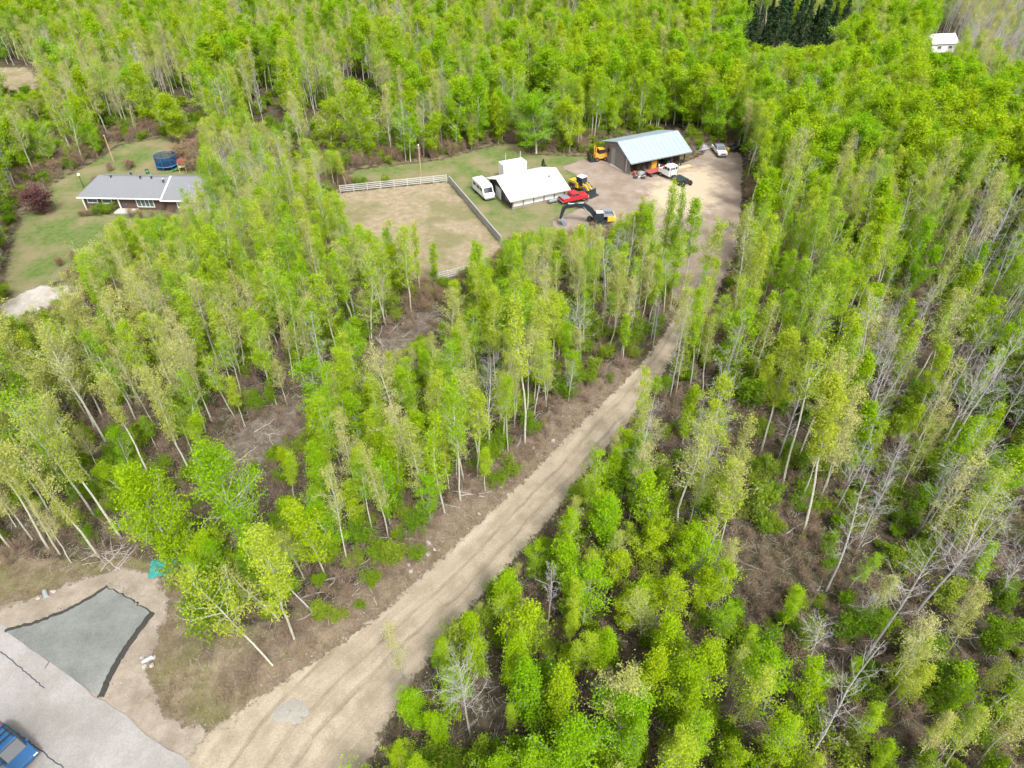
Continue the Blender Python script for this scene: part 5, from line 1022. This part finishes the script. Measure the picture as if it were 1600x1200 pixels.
mn, mxx = STRIP.min(0), STRIP.max(0); k = 0
while k < 60:
    q = np.array([rr.uniform(mn[0], mxx[0]), rr.uniform(mn[1], mxx[1])])
    if sdpoly(q[:1], q[1:], STRIP)[0] > -2.5: log_at(q[0], q[1], 'bleached fallen stem lying in the grey cleared strip', 'fallen stems in the cleared strip'); k += 1
for k in range(110):
    u_, v_ = rr.uniform(900, 1600), rr.uniform(620, 1190); q = G(u_, v_)
    if sdpoly(q[:1], q[1:2], TRACK)[0] < -2: log_at(q[0], q[1], 'grey fallen trunk on the litter of the tangled wood', 'fallen trunks in the tangled wood')
for k in range(14): q = G(rr.uniform(140, 200), rr.uniform(850, 880)); log_at(q[0], q[1], 'cut branch in the brush heap under the white birches', 'branches of the brush heap')

# undergrowth and dry grass nobody could count
def tuft(seed):
    r = np.random.default_rng(seed); b = MB()
    for k in range(16):
        a1 = r.uniform(0, 6.28); l_ = r.uniform(.18, .5); e_ = r.uniform(.1, .28); x0, y0 = r.normal(0, .1, 2); w_ = .018; c_, s_ = math.cos(a1), math.sin(a1)
        b.add([(x0-s_*w_, y0+c_*w_, -.02), (x0+s_*w_, y0-c_*w_, -.02), (x0+c_*e_, y0+s_*e_, l_)], [(0, 1, 2)])
    return b
DRYG = leafmat('dry_grass', [(0, (.30, .25, .14)), (.6, (.38, .32, .19)), (1, (.22, .26, .08))], (.2, .16, .09), .3)
def field(name, label, protos, step, ymax, cond, smin, smax, seed, hbase=1.0):
    x, y = scatter(step, ymax, seed); ok = cond(x, y); x, y = x[ok], y[ok]; z = hgt(x, y); r = np.random.default_rng(seed)
    o = stuff_field(name, label, protos, [(float(x[i]), float(y[i]), float(z[i])-.03, int(r.integers(len(protos))), float(r.uniform(0, 6.28)), float(s_), float(s_*r.uniform(.8, 1.1))) for i, s_ in enumerate(r.uniform(smin, smax, len(x)))])
    print(name, len(x)); return o
def clear_of(x, y, polys, d):
    ok = np.ones(x.shape, bool)
    for p in polys: ok &= sdpoly(x, y, p) < d
    return ok
HARD = [TRACK, YARD, LAWN, FIELD, PADDOCK, MOUND_DRIVE, DRYFIELD, ROAD, APRON, SHOULDER]
field('brown_undergrowth', 'knee high brown leafless brush covering the forest floor', [joined('brush_whole', p[0], p[1]) for p in PROTO['brush']], 1.15, 150, lambda x, y: clear_of(x, y, HARD, -.9) & (snoise(x, y, 5, 8) > -.5) & ~((sdpoly(x, y, VERGE) > -1) & (snoise(x, y, 4, 7) < .1)) & ~((sdpoly(x, y, STRIP) > -.5) & (snoise(x, y, 3, 5) < -.1)), .45, 1.0, 51)
field('green_undergrowth', 'low green seedlings scattered on the forest floor', [joined('seed_whole', p[0], p[1]) for p in PROTO['green_shrub']], 2.1, 190, lambda x, y: clear_of(x, y, HARD+[VERGE, STRIP], -1.2) & (snoise(x, y, 6, 3) > -.15), .35, 1.05, 52)
field('dry_grass_tufts', 'dry straw coloured grass tufts on the verge and track bank', [tuft(k).mesh('tuft', DRYG) for k in range(5)], .62, 75, lambda x, y: clear_of(x, y, [APRON, ROAD], -.3) & ((sdpoly(x, y, VERGE) > -1) | ((np.abs(sdpoly(x, y, TRACK)) < 2.2) & (sdpoly(x, y, TRACK) < .4)) | (sdpoly(x, y, STRIP) > 0)) & (snoise(x, y, 2.2, 6) > -.1) & (sdpoly(x, y, SHOULDER) < .5), .6, 1.15, 53)

def edge_cond(x, y):
    m = np.maximum.reduce([sdpoly(x, y, p) for p in (LAWN, FIELD, YARD, PADDOCK, MOUND_DRIVE)]); ok = (m > -9) & (m < -.8) & clear_of(x, y, HARD, -.8)
    i = np.nonzero(ok)[0]; ok[i] = view_ok(x[i], y[i], 0*x[i], np.full(len(i), 2.4), np.full(len(i), 1.0)); return ok
field('edge_thicket_undergrowth', 'waist high leafless thicket along the edges of the clearings', [joined('thicket_whole', p[0], p[1]) for p in PROTO['brown_shrub']+PROTO['green_shrub'][:1]], 1.7, 165, edge_cond, .5, 1.0, 57)

# loose sticks in the litter, stones on the track and shoulder, crumbs of asphalt along the apron
def sticks(seed):
    r = random.Random(seed); b = MB()
    for k in range(7):
        x, y, a1, l_ = r.gauss(0, .5), r.gauss(0, .5), r.uniform(0, 3.14), r.uniform(.3, 1.0); c_, s_ = math.cos(a1)*l_/2, math.sin(a1)*l_/2
        b.tube([(x-c_, y-s_, .03), (x+r.gauss(0, .05), y+r.gauss(0, .05), r.uniform(.05, .14)), (x+c_, y+s_, r.uniform(.03, .2))], [.018, .015, .008], 3, False)
    return b.mesh('sticks', WOOD_LOG)
def pebble(seed, m):
    r = np.random.default_rng(seed); b = MB(); vs_ = []
    for i in range(3):
        for k in range(6): a1, a2 = math.pi*(i+.5)/3, 2*math.pi*k/6; q = 1+.25*r.normal(); vs_.append((q*math.sin(a1)*math.cos(a2), q*math.sin(a1)*math.sin(a2)*.8, q*.55*math.cos(a1)+.25))
    b.add(vs_, [(i*6+k, i*6+(k+1) % 6, (i+1)*6+(k+1) % 6, (i+1)*6+k) for i in range(2) for k in range(6)]+[tuple(range(6)), tuple(range(12, 18))[::-1]]); return b.mesh('pebble', m)
field('stick_litter_undergrowth', 'thin dead sticks littering the forest floor and the track bank', [sticks(k) for k in range(6)], 1.25, 105, lambda x, y: clear_of(x, y, HARD, -.5) & ((sdpoly(x, y, VERGE) < 0) | (snoise(x, y, 3, 2) > .4)), .7, 1.35, 61)
field('loose_stones', 'small stones and clods scattered on the track and gravel shoulder', [pebble(k, ROCK) for k in range(3)], .8, 70, lambda x, y: ((np.abs(sdpoly(x, y, TRACK)) < 1.1) | ((sdpoly(x, y, SHOULDER) > 0) & (snoise(x, y, 2, 4) > .1)) | ((sdpoly(x, y, TRACK) > 0) & (snoise(x, y, 2, 1) > .75))) & clear_of(x, y, [APRON, ROAD], -.1), .025, .10, 62)
field('asphalt_crumbs', 'black asphalt crumbs spilled along the apron edges', [pebble(k+5, BLACK_EDGE) for k in range(3)], .16, 38, lambda x, y: (sdpoly(x, y, APRON) < -.1) & (sdpoly(x, y, APRON) > -.75) & (sdpoly(x, y, ROAD) < -.3) & (snoise(x, y, 1.1, 3) > .25), .02, .075, 63)
